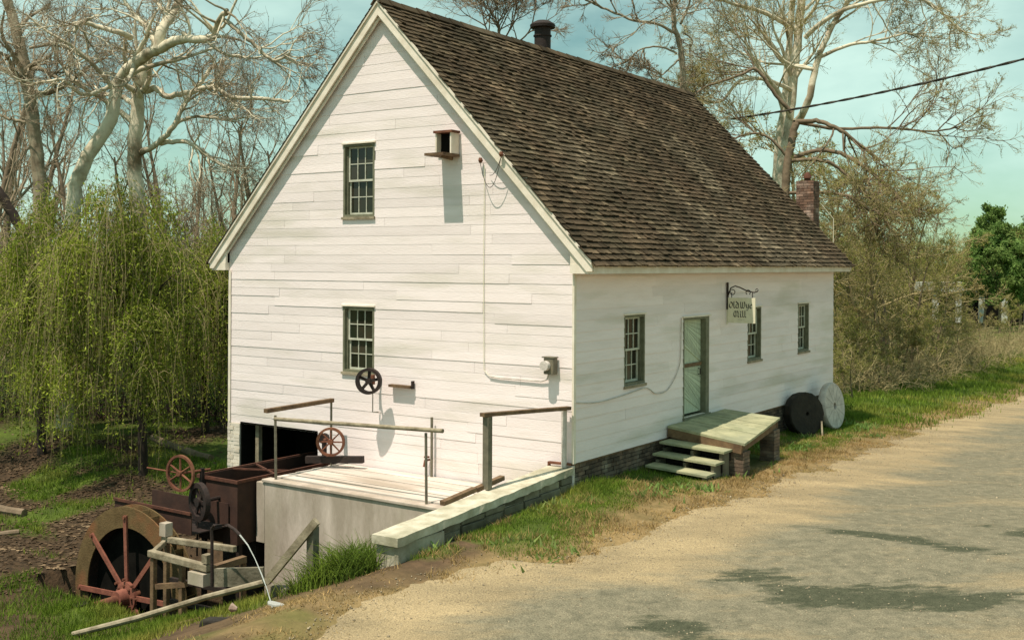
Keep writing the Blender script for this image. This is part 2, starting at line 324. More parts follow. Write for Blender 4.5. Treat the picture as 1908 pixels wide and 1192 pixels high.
# ------------------------------------------------------------------ the mill
W, LEN, HE = 8.72, 13.58, 3.26
EAX, EAZ, APX, APZ = .50, 3.42, -W/2, 8.50
SL = (APZ-EAZ)/(EAX-APX)
mill = thing('mill_building', (-W/2, LEN/2, 0), 'white weatherboard mill with steep brown shingle roof and a door on its long side', 'building')
OPG = [(-5.38, -4.55, 4.34, 5.78), (-5.37, -4.54, 1.27, 2.57), (-2.95, -2.52, 5.44, 5.80)]
OPL = [(1.78, 2.60, 1.17, 2.48), (7.60, 8.42, 1.23, 2.45), (10.85, 11.65, 1.23, 2.45), (4.26, 5.50, .30, 2.34)]
def PG(u, v, d): return (u, -d, v)
def PL(u, v, d): return (d, u, v)
def glim(z): # gable limits
    top = APZ-.12; s = SL
    x = (top-z)/s; return (max(-W, APX-x), min(0.0, APX+x))
def board(P, u0, u1, v0, v1, ops, lim, d0, d1, back, mb, tone):
    cuts = sorted({v0, v1} | {z for o in ops for z in (o[2], o[3]) if v0 < z < v1} | ({HE} if v0 < HE < v1 and lim else set()))
    for a, b in zip(cuts[:-1], cuts[1:]):
        segs = [(u0, u1)]
        for o in ops:
            if o[2] < (a+b)/2 < o[3]:
                ns = []
                for s0, s1 in segs:
                    if o[1] <= s0 or o[0] >= s1: ns.append((s0, s1)); continue
                    if o[0] > s0: ns.append((s0, o[0]))
                    if o[1] < s1: ns.append((o[1], s1))
                segs = ns
        for s0, s1 in segs:
            la, lb = (lim(a), lim(b)) if lim else ((s0, s1), (s0, s1))
            a0, a1 = max(s0, la[0]), min(s1, la[1]); b0, b1 = max(s0, lb[0]), min(s1, lb[1])
            if a1-a0 < .02: continue
            if b1 < b0: b0 = b1 = (b0+b1)/2
            fa = (a-v0)/(v1-v0); fb = (b-v0)/(v1-v0); da = d0+(d1-d0)*fa; db = d0+(d1-d0)*fb
            mb.hexa([P(a0, a, back), P(a1, a, back), P(a1, a, da), P(a0, a, da), P(b0, b, back), P(b1, b, back), P(b1, b, db), P(b0, b, db)], tone)
def siding(P, u0, u1, v0, v1, ops, lim, step, joints, sheath):
    wall = MB(); board(P, u0, u1, v0, v1, ops, lim, -.03, -.03, -.06, wall, 1)
    wo = wall.build('wall', M(sheath), mill)
    v = v0
    while v < v1-.02:
        h = step*rnd.uniform(.9, 1.1); ve = min(v+h, v1)
        n = joints(); us = sorted([u0+(u1-u0)*(i_+rnd.uniform(.25, .75))/n for i_ in range(n)]); us = [u0]+us+[u1]
        for a, b in zip(us[:-1], us[1:]):
            if b-a < .3: continue
            mbs = []; mb = MB(); pr = rnd.choice([0, 0, 0, 0, 0, .002, .003, .006]) if P is PG else rnd.choice([0, .001, .004]); board(P, a+.002, b-.002, v+rnd.uniform(0, .003), ve+.006, ops, lim, .009+pr+(.007 if P is PL else 0), .006+pr*.3, -.028, mb, rnd.choice([1, 1, 1, .97, .93])*rnd.uniform(.97, 1.02))
            if mb.v:      # a board interrupted by a window is two boards
                parts = {}
                for i_ in range(0, len(mb.v), 8):
                    q_ = mb.v[i_:i_+8]; ax_ = 0 if P is PG else 1; k_ = None; lo_, hi_ = min(p[ax_] for p in q_), max(p[ax_] for p in q_)
                    for kk in parts:
                        if lo_ < kk[1]-.01 and hi_ > kk[0]+.01: k_ = kk; break
                    if k_ is None: parts[(lo_, hi_)] = [i_]
                    else: parts[k_].append(i_)
                for idx_ in parts.values():
                    m3 = MB()
                    for i_ in idx_: m3.hexa(mb.v[i_:i_+8], mb.t[i_])
                    m3.build('siding_board', M('white_siding'), wo)
        v = ve
OPB = OPG+[(-8.80, -6.05, -2, -.02)]
siding(PG, -W, 0, -.58, APZ-.12, OPB, glim, .185, lambda: rnd.choice([1, 2, 2, 3]), 'white_trim')
siding(PL, 0.0, LEN, 0, HE, OPL, None, .185, lambda: rnd.choice([1, 2, 3]), 'white_trim')
# far gable, back wall, plain boards (out of sight)
mb = MB(); board(lambda u, v, d: (u, LEN+d, v), -W, 0, -.6, APZ-.12, [], glim, .03, .03, -.06, mb, 1); mb.build('wall', M('white_siding'), mill)
mb = MB(); board(lambda u, v, d: (-W-d, u, v), 0, LEN, -1.0, HE, [], None, .03, .03, -.06, mb, 1); mb.build('wall', M('white_siding'), mill)
mb = MB(); mb.box(-.004, .036, -.036, .035, 0, HE); mb.build('corner_board', M('white_trim'), mill)
mb = MB(); mb.box(-W+.0, -W+.07, -.034, -.024, 0, HE); mb.build('corner_board', M('white_trim'), mill)

def window(P, o, nx_, label=None, sill_d=.05):
    u0, u1, v0, v1 = o; dp = -.13
    fr = MB(); t = .045
    def bx(mb, a0, a1, b0, b1, d0, d1, tone=1):
        mb.hexa([P(a0, b0, d0), P(a1, b0, d0), P(a1, b0, d1), P(a0, b0, d1), P(a0, b1, d0), P(a1, b1, d0), P(a1, b1, d1), P(a0, b1, d1)], tone)
    for a0, a1, b0, b1 in ((u0, u0+t, v0, v1), (u1-t, u1, v0, v1), (u0+t, u1-t, v1-t, v1), (u0+t, u1-t, v0, v0+t)):
        bx(fr, a0, a1, b0, b1, dp-.05, .012)
    bx(fr, u0+t, u0+t+.035, v0+t, v1-t, dp-.02, -.05, .8); bx(fr, u1-t-.035, u1-t, v0+t, v1-t, dp-.02, -.05, .8)
    f = fr.build('window', M('green_grey_paint'), mill)
    if label: f['label'] = label
    sb = MB(); bx(sb, u0-.02, u1+.02, v0-.05, v0-.001, -.03, sill_d); sb.build('sill', M('pale_wood'), f)
    hb = MB(); bx(hb, u0-.03, u1+.03, v1+.001, v1+.03, 0.0, .045); hb.build('head_trim', M('white_trim'), f)
    iu0, iu1, iv0, iv1 = u0+t+.036, u1-t-.036, v0+t+.001, v1-t-.001; mid = (iv0+iv1)/2
    for (b0, b1, d) in ((mid-.02, iv1, dp+.035), (iv0, mid+.02, dp)):
        s = MB(); st = .035
        for q in ((iu0, iu0+st, b0, b1), (iu1-st, iu1, b0, b1), (iu0+st, iu1-st, b0, b0+.04), (iu0+st, iu1-st, b1-st, b1)): bx(s, *q, d, d+.03)
        s.build('sash', M('sash_paint'), f)
        mu = MB(); gw = (iu1-iu0-2*st); gh = b1-b0-.04-st
        for k in range(1, nx_): c = iu0+st+gw*k/nx_; bx(mu, c-.009, c+.009, b0+.04, b1-st, d+.004, d+.026)
        c = b0+.04+gh/2; bx(mu, iu0+st, iu1-st, c-.009, c+.009, d+.006, d+.024); mu.build('muntin', M('sash_paint'), f)
        for i in range(nx_):
            for j in range(2):
                a0 = iu0+st+gw*i/nx_; a1 = iu0+st+gw*(i+1)/nx_; c0 = b0+.04+gh*j/2; c1 = b0+.04+gh*(j+1)/2; tl = rnd.uniform(-.004, .004); tm = rnd.uniform(-.003, .003)
                p = MB(); dd = d+.010
                p.hexa([P(a0, c0, dd-.004+tl), P(a1, c0, dd-.004-tl), P(a1, c0, dd+tm), P(a0, c0, dd+tm), P(a0, c1, dd-.004), P(a1, c1, dd-.004), P(a1, c1, dd), P(a0, c1, dd)], rnd.uniform(.5, 1.6)); p.build('pane', M('pane_glass'), f)
    bk = MB(); bx(bk, u0-.1, u1+.1, v0-.1, v1+.1, dp-.1, dp-.06); bk.build('dark_backing', M('dark_inside'), f)  # near-black backing panel, stands in for the unlit room
window(PG, OPG[0], 3, 'upper gable window with twelve panes and a white casing')
window(PG, OPG[1], 3, 'lower gable window above the iron pulley')
window(PL, OPL[0], 3, 'long side window nearest the corner'); window(PL, OPL[1], 3, 'long side window behind the hanging sign'); window(PL, OPL[2], 3, 'farthest window of the long side')

# door
u0, u1, v0, v1 = OPL[3]
fr = MB()
for q in ((u0, u0+.05, v0, v1), (u1-.16, u1, v0, v1), (u0+.05, u1-.16, v1-.05, v1)): fr.box(-.25, .02, q[0], q[1], q[2], q[3])
fr.build('door_frame', M('green_grey_paint'), mill)
dr = MB(); dr.box(-.15, -.115, u0+.05, u1-.16, v0+.04, v1-.05); door = dr.build('door', M('door_paint'), mill)
dw0, dw1 = u0+.06, u1-.17
for (z0, z1) in ((v0+.05, 1.30), (1.38, v1-.06)):      # diagonal boards, upper and lower leaf
    n = 8; hgt = z1-z0; wd = dw1-dw0
    for i in range(-3, n+2):
        a = i/n*hgt*1.0; q = [(dw0, z0+a+wd*.8), (dw1, z0+a), (dw1, z0+a+hgt/n-.012), (dw0, z0+a+wd*.8+hgt/n-.012)]
        q = [(y_, min(max(z_, z0), z1)) for y_, z_ in q]
        if max(p[1] for p in q)-min(p[1] for p in q) < .03 or abs(q[0][1]-q[3][1])+abs(q[1][1]-q[2][1]) < .02: continue
        m_ = MB(); m_.hexa([(-.115, *q[0]), (-.115, *q[1]), (-.115, *q[2]), (-.115, *q[3]), (-.100, *q[0]), (-.100, *q[1]), (-.100, *q[2]), (-.100, *q[3])], rnd.uniform(.85, 1.1)); m_.build('door_board', M('door_paint'), door)
MB().box(-.115, -.078, dw0, dw1, 1.305, 1.375).build('ledge', M('brown_wood'), door)
mb = MB(); mb.tube([(-.095, dw1-.12, 1.24), (-.05, dw1-.12, 1.24), (-.05, dw1-.12, 1.12), (-.095, dw1-.12, 1.12)], .012, 6); mb.build('handle', M('dark_iron'), door)
MB().box(-.25, .06, u0-.02, u1+.02, v0-.05, v0-.003).build('threshold', M('green_grey_paint'), mill)
MB().box(-.3, -.26, u0-.1, u1+.1, v0-.05, v1+.1).build('dark_backing', M('dark_inside'), mill)
MB().box(-.01, .05, u0-.05, u1+.05, v1+.002, v1+.03).build('head_trim', M('white_trim'), mill)

# eaves
MB().box(.40, .435, -.13, LEN+.13, 3.26, 3.43).build('fascia', M('white_trim'), mill)
MB().box(.04, .398, -.11, LEN+.1, 3.262, 3.29).build('soffit', M('white_trim'), mill)
MB().box(.0, .398, -.125, -.005, 3.262, 3.42).build('eave_return', M('white_trim'), mill)
MB().box(-W-.40, -W, -.125, -.005, 3.262, 3.42).build('eave_return', M('white_trim'), mill)
MB().box(-W-.435, -W-.40, -.13, LEN+.13, 3.26, 3.43).build('fascia', M('white_trim'), mill)
MB().box(-W-.398, -W-.04, -.11, LEN+.1, 3.262, 3.29).build('soffit', M('white_trim'), mill)
def rake(x0, z0, x1, z1, y0, y1, wd, name, m, off=0):
    dx, dz = x1-x0, z1-z0; l = math.hypot(dx, dz); kk = l/abs(dx); o1 = off*kk; o2 = (off+wd)*kk; zc = 3.30
    t_ = max(0.0, (zc-(z0-o2))/dz); xh = x0+dx*t_; zh = z0-o2+dz*t_
    a = [(x0, z0-o1), (x1, z1-o1), (x1, z1-o2), (xh, zh), (x0, min(z0-o1-.001, zh))]
    mb = MB(); mb.add([(p[0], y0, p[1]) for p in a]+[(p[0], y1, p[1]) for p in a], [(0, 1, 2, 3, 4), (9, 8, 7, 6, 5)]+[(i, (i+1) % 5, 5+(i+1) % 5, 5+i) for i in range(5)])
    return mb.build(name, m, mill)
zr = lambda x: EAZ+SL*(EAX-x)-.04
for sgn in (1, -1):
    xa = EAX-.04 if sgn > 0 else 2*APX-(EAX-.04); 
    j = -1.32 if sgn > 0 else None
    rake(xa, zr(EAX-.04), APX, zr(APX), -.16, -.125, .155, 'rake_board', M('white_trim'), .012)
    rake(xa, zr(EAX-.04), APX, zr(APX), -.19, -.02, .05, 'rake_cap', M('white_trim'), -.04)
    rake(xa if sgn > 0 else xa, zr(EAX-.04), APX, zr(APX), -.10, -.07, .20, 'rake_board', M('white_trim'), .012)
    rake(xa, zr(EAX-.04), APX, zr(APX), LEN+.06, LEN+.12, .2, 'rake_board', M('white_trim'), .012)

for sx_ in (1, -1):
    f_ = lambda x: x if sx_ > 0 else -W-x
    t3 = [(f_(.0), 3.421), (f_(.395), 3.421), (f_(.395), 3.47), (f_(.0), 3.87)]; MB().hexa([(p[0], -.118, p[1]) for p in t3]+[(p[0], -.062, p[1]) for p in t3]).build('eave_infill', M('white_trim'), mill)
# roof: deck + shingles
roofb = MB()
RL = math.hypot(EAX-APX, APZ-EAZ); ud = Vector((APX-EAX, 0, APZ-EAZ)).normalized(); nn = Vector((-ud.z, 0, ud.x)) * -1
if nn.z < 0: nn = -nn
def RP(s, y, h, side=1):
    p = Vector((EAX, y, EAZ))+ud*s+nn*h
    if side < 0: p.x = 2*APX-p.x
    return p
for side in (1, -1):
    roofb.hexa([RP(0.05, -.1, -.05, side), RP(RL, -.1, -.05, side), RP(RL, LEN+.1, -.05, side), RP(.05, LEN+.1, -.05, side), RP(0.05, -.1, -.01, side), RP(RL, -.1, -.01, side), RP(RL, LEN+.1, -.01, side), RP(.05, LEN+.1, -.01, side)])
roof = roofb.build('roof', M('brown_wood'), mill)
def shingle_pts(s, y0, y1, e, th, lift, sk):
    ln = e*1.28
    return [RP(s+sk, y0, .004+lift), RP(s-sk, y1, .004+lift*.6), RP(s+ln, y1, .001), RP(s+ln, y0, .001),
            RP(s+sk, y0, .004+th+lift), RP(s-sk, y1, .004+th+lift*.6), RP(s+ln, y1, .008), RP(s+ln, y0, .008)]
E_ = .142; rows = int(RL/E_)+1; allsh = []
for r in range(rows):
    s = r*E_-.05+ rnd.uniform(-.004, .004); y = -.20+rnd.uniform(-.02, .02)
    sag = 0
    while y < LEN+.18:
        wd = rnd.uniform(.10, .20); ye = min(y+wd, LEN+.2); e2 = E_ if s+E_*2 < RL+.02 else (RL+.02-s)/2
        if e2 > .02: allsh.append((s+rnd.uniform(-.012, .012), y+.003, ye-.003, e2, rnd.uniform(.026, .042), rnd.choice([0, 0, .004, .01, .02]), rnd.uniform(-.006, .006), rnd.uniform(.78, 1.12)*(1.75 if rnd.random() < .05 or (float(vnoise(y, s, .33, 44)) > .80) else 1)*(.7 if rnd.random() < .1 else 1)))
        y = ye
allsh.sort(key=lambda q: (Vector(CAM)-RP(q[0], q[1], 0)).length)
def bigtone(q):
    return .8+.45*float(vnoise(q[1], q[0], 1.1, 21))
def wear_shade_t(t): return [t*.3, t*.3, t*.3, t*.3, t*1.85, t*1.85, t*.3, t*.3]      # pale weathered butts; shadow lines between courses painted as dark upper ends
rest = MB()
for i, q in enumerate(allsh):
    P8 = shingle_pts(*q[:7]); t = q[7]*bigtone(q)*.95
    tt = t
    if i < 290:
        sb_ = MB().hexa(P8, t); sb_.t = wear_shade_t(t); sb_.build('shingle', M('shingle'), roof)
    else: rest.hexa(P8, t); rest.t[-8:] = wear_shade_t(t)
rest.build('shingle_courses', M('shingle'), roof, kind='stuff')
ls = MB()
for r in range(rows):
    s = r*E_-.05; e2 = min(E_, (RL+.02-s)/2)
    if e2 < .02: continue
    y = -.2
    while y < LEN+.18:
        ye = min(y+rnd.uniform(.8, 1.6), LEN+.2)
        ls.hexa([RP(s, y, .004, -1), RP(s, ye, .004, -1), RP(s+2*e2, ye, .001, -1), RP(s+2*e2, y, .001, -1), RP(s, y, .028, -1), RP(s, ye, .028, -1), RP(s+2*e2, ye, .008, -1), RP(s+2*e2, y, .008, -1)], rnd.uniform(.6, 1.2)); y = ye
ls.build('shingle_courses', M('shingle'), roof, kind='stuff', label='plain shingle courses on the far slope')
rc = MB(); y = -.2
while y < LEN+.2:
    ye = min(y+rnd.uniform(.25, .5), LEN+.2); h = rnd.uniform(.0, .02)
    for s_ in (1, -1): rc.hexa([RP(RL-.16, y, .03+h, s_), RP(RL-.16, ye-.01, .03, s_), RP(RL+.03, ye-.01, .03, s_), RP(RL+.03, y, .03+h, s_), RP(RL-.16, y, .055+h, s_), RP(RL-.16, ye-.01, .055, s_), RP(RL+.03, ye-.01, .055, s_), RP(RL+.03, y, .055+h, s_)], rnd.uniform(.7, 1.5))
    y = ye
rc.build('ridge_shingles', M('shingle'), roof)
# vent pipe
vp = MB(); c = Vector((-4.75, 6.28, 0)); vp.tube([c+Vector((0, 0, 8.0)), c+Vector((0, 0, 9.18))], .20, 20); pipe = vp.build('vent_pipe', M('dark_iron'), mill, smooth=True)
vp = MB(); vp.ring(c+Vector((0, 0, 9.18)), (0, 0, 1), [(.0, -.02), (.30, -.02), (.31, .05), (.27, .09), (.16, .15), (0, .16)], 20, closed=False); vp.build('cap', M('dark_iron'), pipe, smooth=True)
vp = MB(); vp.ring(c+Vector((0, 0, 8.95)), (0, 0, 1), [(.205, 0), (.225, 0), (.225, .03), (.205, .03)], 20); vp.build('collar', M('dark_iron'), pipe)
# chimney
ch = MB(); ch.box(-1.25, -.77, 14.16, 14.64, -1.0, 5.78); chim = ch.build('chimney', M('mortar'), mill)
z = 4.0; k = 0
while z < 5.8:
    for face in ('f', 's'):
        a = -.11*(k % 2)
        while a < .5:
            a0, a1 = max(a, 0), min(a+.21, .5); a += .22
            if a1-a0 < .04: continue
            q = rnd.uniform(.010, .022); b = MB()
            if face == 'f': b.box(-1.26+a0, -1.26+a1, 14.16-q, 14.18, z, z+.064, rnd.uniform(.6, 1.3))
            else: b.box(-.79, -.77+q, 14.15+a0, 14.15+a1, z, z+.064, rnd.uniform(.6, 1.2))
            b.build('brick', M('chimney_brick'), chim)
    z += .076; k += 1
cp = MB(); cp.tube([(-1.02, 14.4, 5.78), (-1.02, 14.4, 5.90)], .09, 12); cp.ring((-1.02, 14.4, 5.90), (0, 0, 1), [(.0, 0), (.12, 0), (.10, .1), (.04, .17), (0, .17)], 12, closed=False); cp.build('chimney_pot', M('rust_dark'), chim, smooth=True)

# foundation
MB().box(-.30, -.055, 0.0, LEN-.02, -1.6, -.03).build('foundation', M('mortar'), mill); fnd = bpy.data.objects['foundation']
MB().box(-.06, .02, -.03, LEN, -.028, -.004).build('sill_board', M('brown_wood'), mill)
bricks = []
for k in range(11):
    z1 = -.03-k*.076; y = -.11*(k % 2)
    while y < LEN-.05:
        y0, y1 = max(y, -.02), min(y+.212, LEN-.02); y += .222
        if y1-y0 < .04 or z1 < float(Hs(.1, (y0+y1)/2))-.08: continue
        bricks.append((y0, y1, z1, rnd.uniform(0, .02)))
bricks.sort(key=lambda b: b[0]); st_ = MB()
for i, (y0, y1, z1, q) in enumerate(bricks):
    if i < 205: MB().box(-.06, -.022+q, y0, y1, z1-.064, z1, rnd.uniform(.6, 1.5)).build('brick', M('brick'), fnd)
    else: st_.box(-.06, -.022+q, y0, y1, z1-.064, z1, rnd.uniform(.6, 1.5))
st_.build('brickwork', M('brick'), fnd, kind='stuff')
# whitewashed brick pier of the basement opening and dark basement
pr = MB(); pr.box(-W, -8.36, -.02, .35, -2.6, -.025); pier = pr.build('pier', M('white_trim'), mill); pier['label'] = 'whitewashed brick pier at the basement opening'
for k in range(18):
    z1 = -.03-k*.078
    for a0, a1 in (((-W-.008, -8.55), (-8.54, -8.352)) if k % 2 else ((-W-.008, -8.64), (-8.63, -8.352))):
        MB().box(a0, a1, -.02-rnd.uniform(.008, .02), -.018, z1-.068, z1, rnd.uniform(.75, 1.0)).build('pier_brick', M('white_trim'), pier)
MB().box(-8.8, -5.9, 1.6, 1.7, -3.5, .2).build('basement_dark_panel', M('dark_inside'), mill)
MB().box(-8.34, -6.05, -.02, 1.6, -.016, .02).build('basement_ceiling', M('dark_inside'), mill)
MB().box(-6.05, -5.95, -.0, 1.6, -3.0, -.02).build('basement_dark_panel', M('dark_inside'), mill)
MB().box(-8.35, -8.32, .0, 1.6, -3.5, -.02).build('basement_dark_panel', M('dark_inside'), mill)  # near-black panel added to imitate shade over the sunlit inner wall
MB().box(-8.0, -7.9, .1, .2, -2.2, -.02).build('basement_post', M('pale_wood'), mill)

# hoist vent box on the gable
v_ = thing('vent_hood', (-2.7, 0, 5.4), 'small boxed opening with a board shelf high on the gable', 'vent')
xa, xb, za, zb, pd = -2.84, -2.47, 5.44, 5.82, .26
MB().box(xa, xa+.03, -pd, -.03, za, zb).build('cheek', M('white_trim'), v_); MB().box(xb-.03, xb, -pd, -.03, za, zb).build('cheek', M('white_trim'), v_)
MB().box(xa-.03, xb+.03, -pd-.03, -.03, zb+.001, zb+.045).build('hood_top', M('rust'), v_)
MB().box(xa-.05, xb+.02, -.52, -.03, za-.05, za-.002).build('shelf', M('brown_wood'), v_)
MB().box(xa+.032, xb-.032, -.13, -.1, za+.001, zb-.001).build('inner_board', M('dark_inside'), v_)
MB().box(-2.97, -2.87, -.035, -.0, 5.42, 5.84).build('trim', M('white_trim'), v_)
b = MB(); b.beam((-2.6, -.06, 5.36), (-2.6, -.36, 5.38), .04, .06); b.build('bracket', M('brown_wood'), v_)

# wall pulley and its bracket
def spoked_wheel(root, c, n, r, rimw, rimd, spokes, sr, m, hub=.05, rot=0, hubd=.12, flat=False):
    c = Vector(c); n = Vector(n).normalized(); a = n.cross(Vector((0, 0, 1))).normalized(); b_ = a.cross(n)
    rb = MB(); rb.ring(c, n, [(r-rimw, -rimd/2), (r, -rimd/2), (r, rimd/2), (r-rimw, rimd/2)], 36); rb.build('rim', m, root, smooth=True)
    for i in range(spokes):
        t = rot+2*math.pi*i/spokes; d = a*math.cos(t)+b_*math.sin(t)
        s_ = MB()
        if flat: s_.beam(c+d*hub*.6, c+d*(r-rimw*.8), sr*2.2, sr, upv=n)
        else: s_.tube([c+d*hub*.6, c+d*(r-rimw*.8)], [sr*1.3, sr], 6)
        s_.build('spoke', m, root)
    h_ = MB(); h_.tube([c-n*hubd/2, c+n*hubd/2], hub, 14); h_.build('hub', m, root, smooth=True)
nq = Vector((.42, -.9, 0)).normalized()
p_ = thing('pulley', (-4.27, 0, 1.17), 'black iron pulley with five spokes bracketed off the wall below the lower gable window', 'pulley')
cpl = Vector((-4.29, -.44, 1.18)); spoked_wheel(p_, cpl, nq, .25, .055, .12, 5, .026, M('dark_iron'), .055, rot=.4, flat=True)
b = MB(); b.tube([cpl-nq*.02, cpl-nq*.30, ], .022, 8); b.build('shaft', M('dark_iron'), p_)
b = MB(); e = cpl-nq*.27; b.beam(e+Vector((0, 0, .09)), e-Vector((0, 0, .09)), .06, .06); b.beam(e, (e.x+.05, -.03, e.z), .04, .05); b.build('bracket', M('rust'), p_)
b = MB(); b.tube([e-Vector((0, 0, .08)), e-Vector((0, 0, .62)), (e.x, -.03, e.z-.64)], .01, 6); b.build('rod', M('grey_pipe'), p_)
t = thing('wall_ledge', (-3.78, 0, 1.1), 'short brown ledge board with an upright end fixed to the wall beside the pulley', 'ledge')
MB().box(-4.06, -3.53, -.14, -.03, 1.06, 1.11).build('board', M('brown_wood'), t); MB().box(-3.53, -3.50, -.10, -.03, 1.05, 1.2).build('end_piece', M('dark_iron'), t)

# electric meter and conduit, spigot, corner bracket
t = thing('electric_meter', (-.42, 0, 1.6), 'grey electric meter box with round glass near the corner of the gable', 'meter')
MB().box(-.50, -.30, -.17, -.03, 1.52, 1.80).build('box', M('grey_pipe'), t, bevel=.01)
b = MB(); b.disc((-.44, -.21, 1.67), (0, 1, 0), .085, .10, 20); b.build('dial', M('millstone_pale'), t, smooth=True)
MB().box(-.53, -.28, -.18, -.035, 1.803, 1.825).build('lid', M('grey_pipe'), t)
b = MB(); b.tube([(-1.75, -.035, 1.40), (-1.5, -.035, 1.38), (-.62, -.04, 1.38), (-.50, -.05, 1.42), (-.46, -.06, 1.54)], .014, 6); tag(b.build('conduit', M('millstone_pale'), smooth=True), 'thin pale conduit running along the gable to the electric meter', 'conduit')
b = MB(); b.tube([(-1.88, -.036, 5.2), (-1.89, -.036, 3.3), (-1.87, -.036, 1.5), (-1.75, -.036, 1.41)], .007, 5); tag(b.build('drop_wire', M('sign_board')), 'thin wire running straight down the gable from the insulator', 'wire')
t = thing('spigot', (-3.13, 0, -.3), 'small rusty tap sticking out of the gable wall above the deck', 'tap')
b = MB(); b.tube([(-3.13, -.03, -.25), (-3.13, -.16, -.25), (-3.13, -.19, -.36)], .022, 8); b.build('spout', M('rust'), t); b = MB(); b.disc((-3.13, -.11, -.19), (0, 0, 1), .055, .025, 10); b.build('knob', M('rust'), t)
t = thing('corner_bracket', (-.25, -.05, 0), 'bent dark iron strap at the foot of the gable beside the corner', 'bracket')
b = MB(); b.beam((-.42, -.10, .0), (.0, -.07, .0), .07, .035); b.beam((-.42, -.10, .015), (-.42, -.10, -.11), .05, .035); b.build('strap', M('rust'), t)
# insulators and slack wires
for x_, z_, lb in ((-1.93, 5.29, 'left dark insulator on the gable holding the slack wire'), (-1.38, 5.36, 'dark insulator at the edge of the white rake board')):
    t = thing('insulator', (x_, 0, z_), lb, 'insulator', 'wire insulators on the gable'); yy = -.16 if x_ > -1.5 else -.03
    b = MB(); b.tube([(x_, yy, z_), (x_, yy-.08, z_)], .012, 6); b.build('pin', M('dark_iron'), t)
    b = MB(); b.tube([(x_, yy-.06, z_-.04), (x_, yy-.06, z_+.0), (x_, yy-.06, z_+.05)], [.025, .045, .03], 10); b.build('knob', M('rust'), t, smooth=True)
def sagwire(a, b, sag, n=14): return [Vector(a).lerp(Vector(b), i/n)-Vector((0, 0, sag*4*(i/n)*(1-i/n))) for i in range(n+1)]
b = MB(); b.tube(sagwire((-1.93, -.10, 5.25), (-1.38, -.22, 5.33), .5), .006, 5); tag(b.build('slack_wire', M('cable_black')), 'thin wire looped low between the two insulators', 'wire')
b = MB(); b.tube(sagwire((-1.75, -.05, 5.02), (-1.38, -.22, 5.33), .1), .006, 5); tag(b.build('slack_wire', M('cable_black')), 'short wire rising to the rake board insulator', 'wire')
# cable on the long wall
pts = [(.035, -0, 1.05), (.035, .8, .98), (.035, 1.8, 1.02), (.035, 2.6, 1.07), (.035, 3.0, .93), (.035, 3.45, .93), (.035, 3.8, 1.12), (.035, 4.02, 1.35), (.035, 4.1, 1.6), (.035, 4.13, 2.35)]
pts = [tuple(p) for p in spline(pts, 46)]
b = MB(); b.tube(pts, .010, 6); tag(b.build('wall_cable', M('millstone_pale'), smooth=True), 'pale cable hanging slack along the long wall and up beside the door', 'cable')

# hanging sign
t = thing('hanging_sign', (.35, 6.4, 2.17), 'cream board sign with black old style lettering hanging from an iron bracket', 'sign')
b = MB(); b.box(.03, .06, 6.375, 6.425, 2.45, 3.04); b.build('wall_bar', M('dark_iron'), t)
b = MB(); b.box(.03, .045, 6.38, 6.42, 2.12, 2.45); b.build('wall_bar', M('sign_board'), t)
def curl(cx, cz, r, t0, t1, n=14, grow=0): return [(cx+(r+grow*i/n)*math.cos(t0+(t1-t0)*i/n), 6.4, cz+(r+grow*i/n)*math.sin(t0+(t1-t0)*i/n)) for i in range(n+1)]
b = MB(); b.tube([(.06, 6.4, 2.76), (.12, 6.4, 2.92), (.22, 6.4, 2.965), (.34, 6.4, 2.93), (.50, 6.4, 2.86), (.66, 6.4, 2.83), (.74, 6.4, 2.86)], .014, 6)
b.tube(curl(.16, 2.83, .055, 2.6, 8.4), .010, 5); b.tube(curl(.52, 2.83, .05, -1.0, 4.2), .010, 5); b.tube(curl(.72, 2.88, .03, -1.5, 3.5), .008, 5)
b.build('scroll_bracket', M('dark_iron'), t, smooth=True)
for hx in (.14, .62): b = MB(); b.tube([(hx, 6.4, 2.83), (hx, 6.4, 2.70)], .009, 6); b.build('hanger', M('dark_iron'), t)
MB().box(.06, .69, 6.385, 6.415, 2.16, 2.71).build('board', M('sign_board'), t, bevel=.004)
def nib(mb, pts, wn):
    nv = Vector((math.cos(.75), 0, math.sin(.75)))*wn/2
    for p, q in zip(pts[:-1], pts[1:]):
        p = Vector((p[0], 6.384, p[1])); q = Vector((q[0], 6.384, q[1])); o = Vector((0, -.004, 0))
        mb.hexa([p-nv, p+nv, q+nv, q-nv, p-nv+o, p+nv+o, q+nv+o, q-nv+o])
GL = {'O': ([[(.5, 1), (.05, .6), (.1, .2), (.5, 0), (.9, .4), (.85, .8), (.4, 1.05)]], .95), 'l': ([[(.2, 1.15), (.2, .1), (.45, 0)]], .5), 'd': ([[(.75, 0), (.75, .75), (.2, 1.15)], [(.75, .65), (.2, .6), (.15, .15), (.5, 0), (.75, .15)]], .85),
      'W': ([[(.1, 1.1), (.15, .15), (.4, 0), (.6, .2)], [(.55, 1.05), (.6, .1), (.85, 0), (1.1, .3), (1.1, .8), (.95, 1.1)]], 1.3), 'y': ([[(.1, .7), (.15, .2), (.4, 0)], [(.65, .75), (.65, 0), (.4, -.35), (.15, -.3)]], .8), 'e': ([[(.15, .4), (.6, .55), (.4, .72), (.12, .5), (.15, .12), (.4, 0), (.65, .12)]], .75),
      'M': ([[(.3, 1.05), (.08, .7), (.1, .25), (.4, 0)], [(.35, 1.0), (.6, .9), (.6, .05)], [(.6, .9), (.9, 1.05), (1.1, .8), (1.1, .1), (1.3, .0)]], 1.45), 'i': ([[(.15, .7), (.2, .1), (.4, 0)], [(.15, 1.0), (.3, .9)]], .5)}
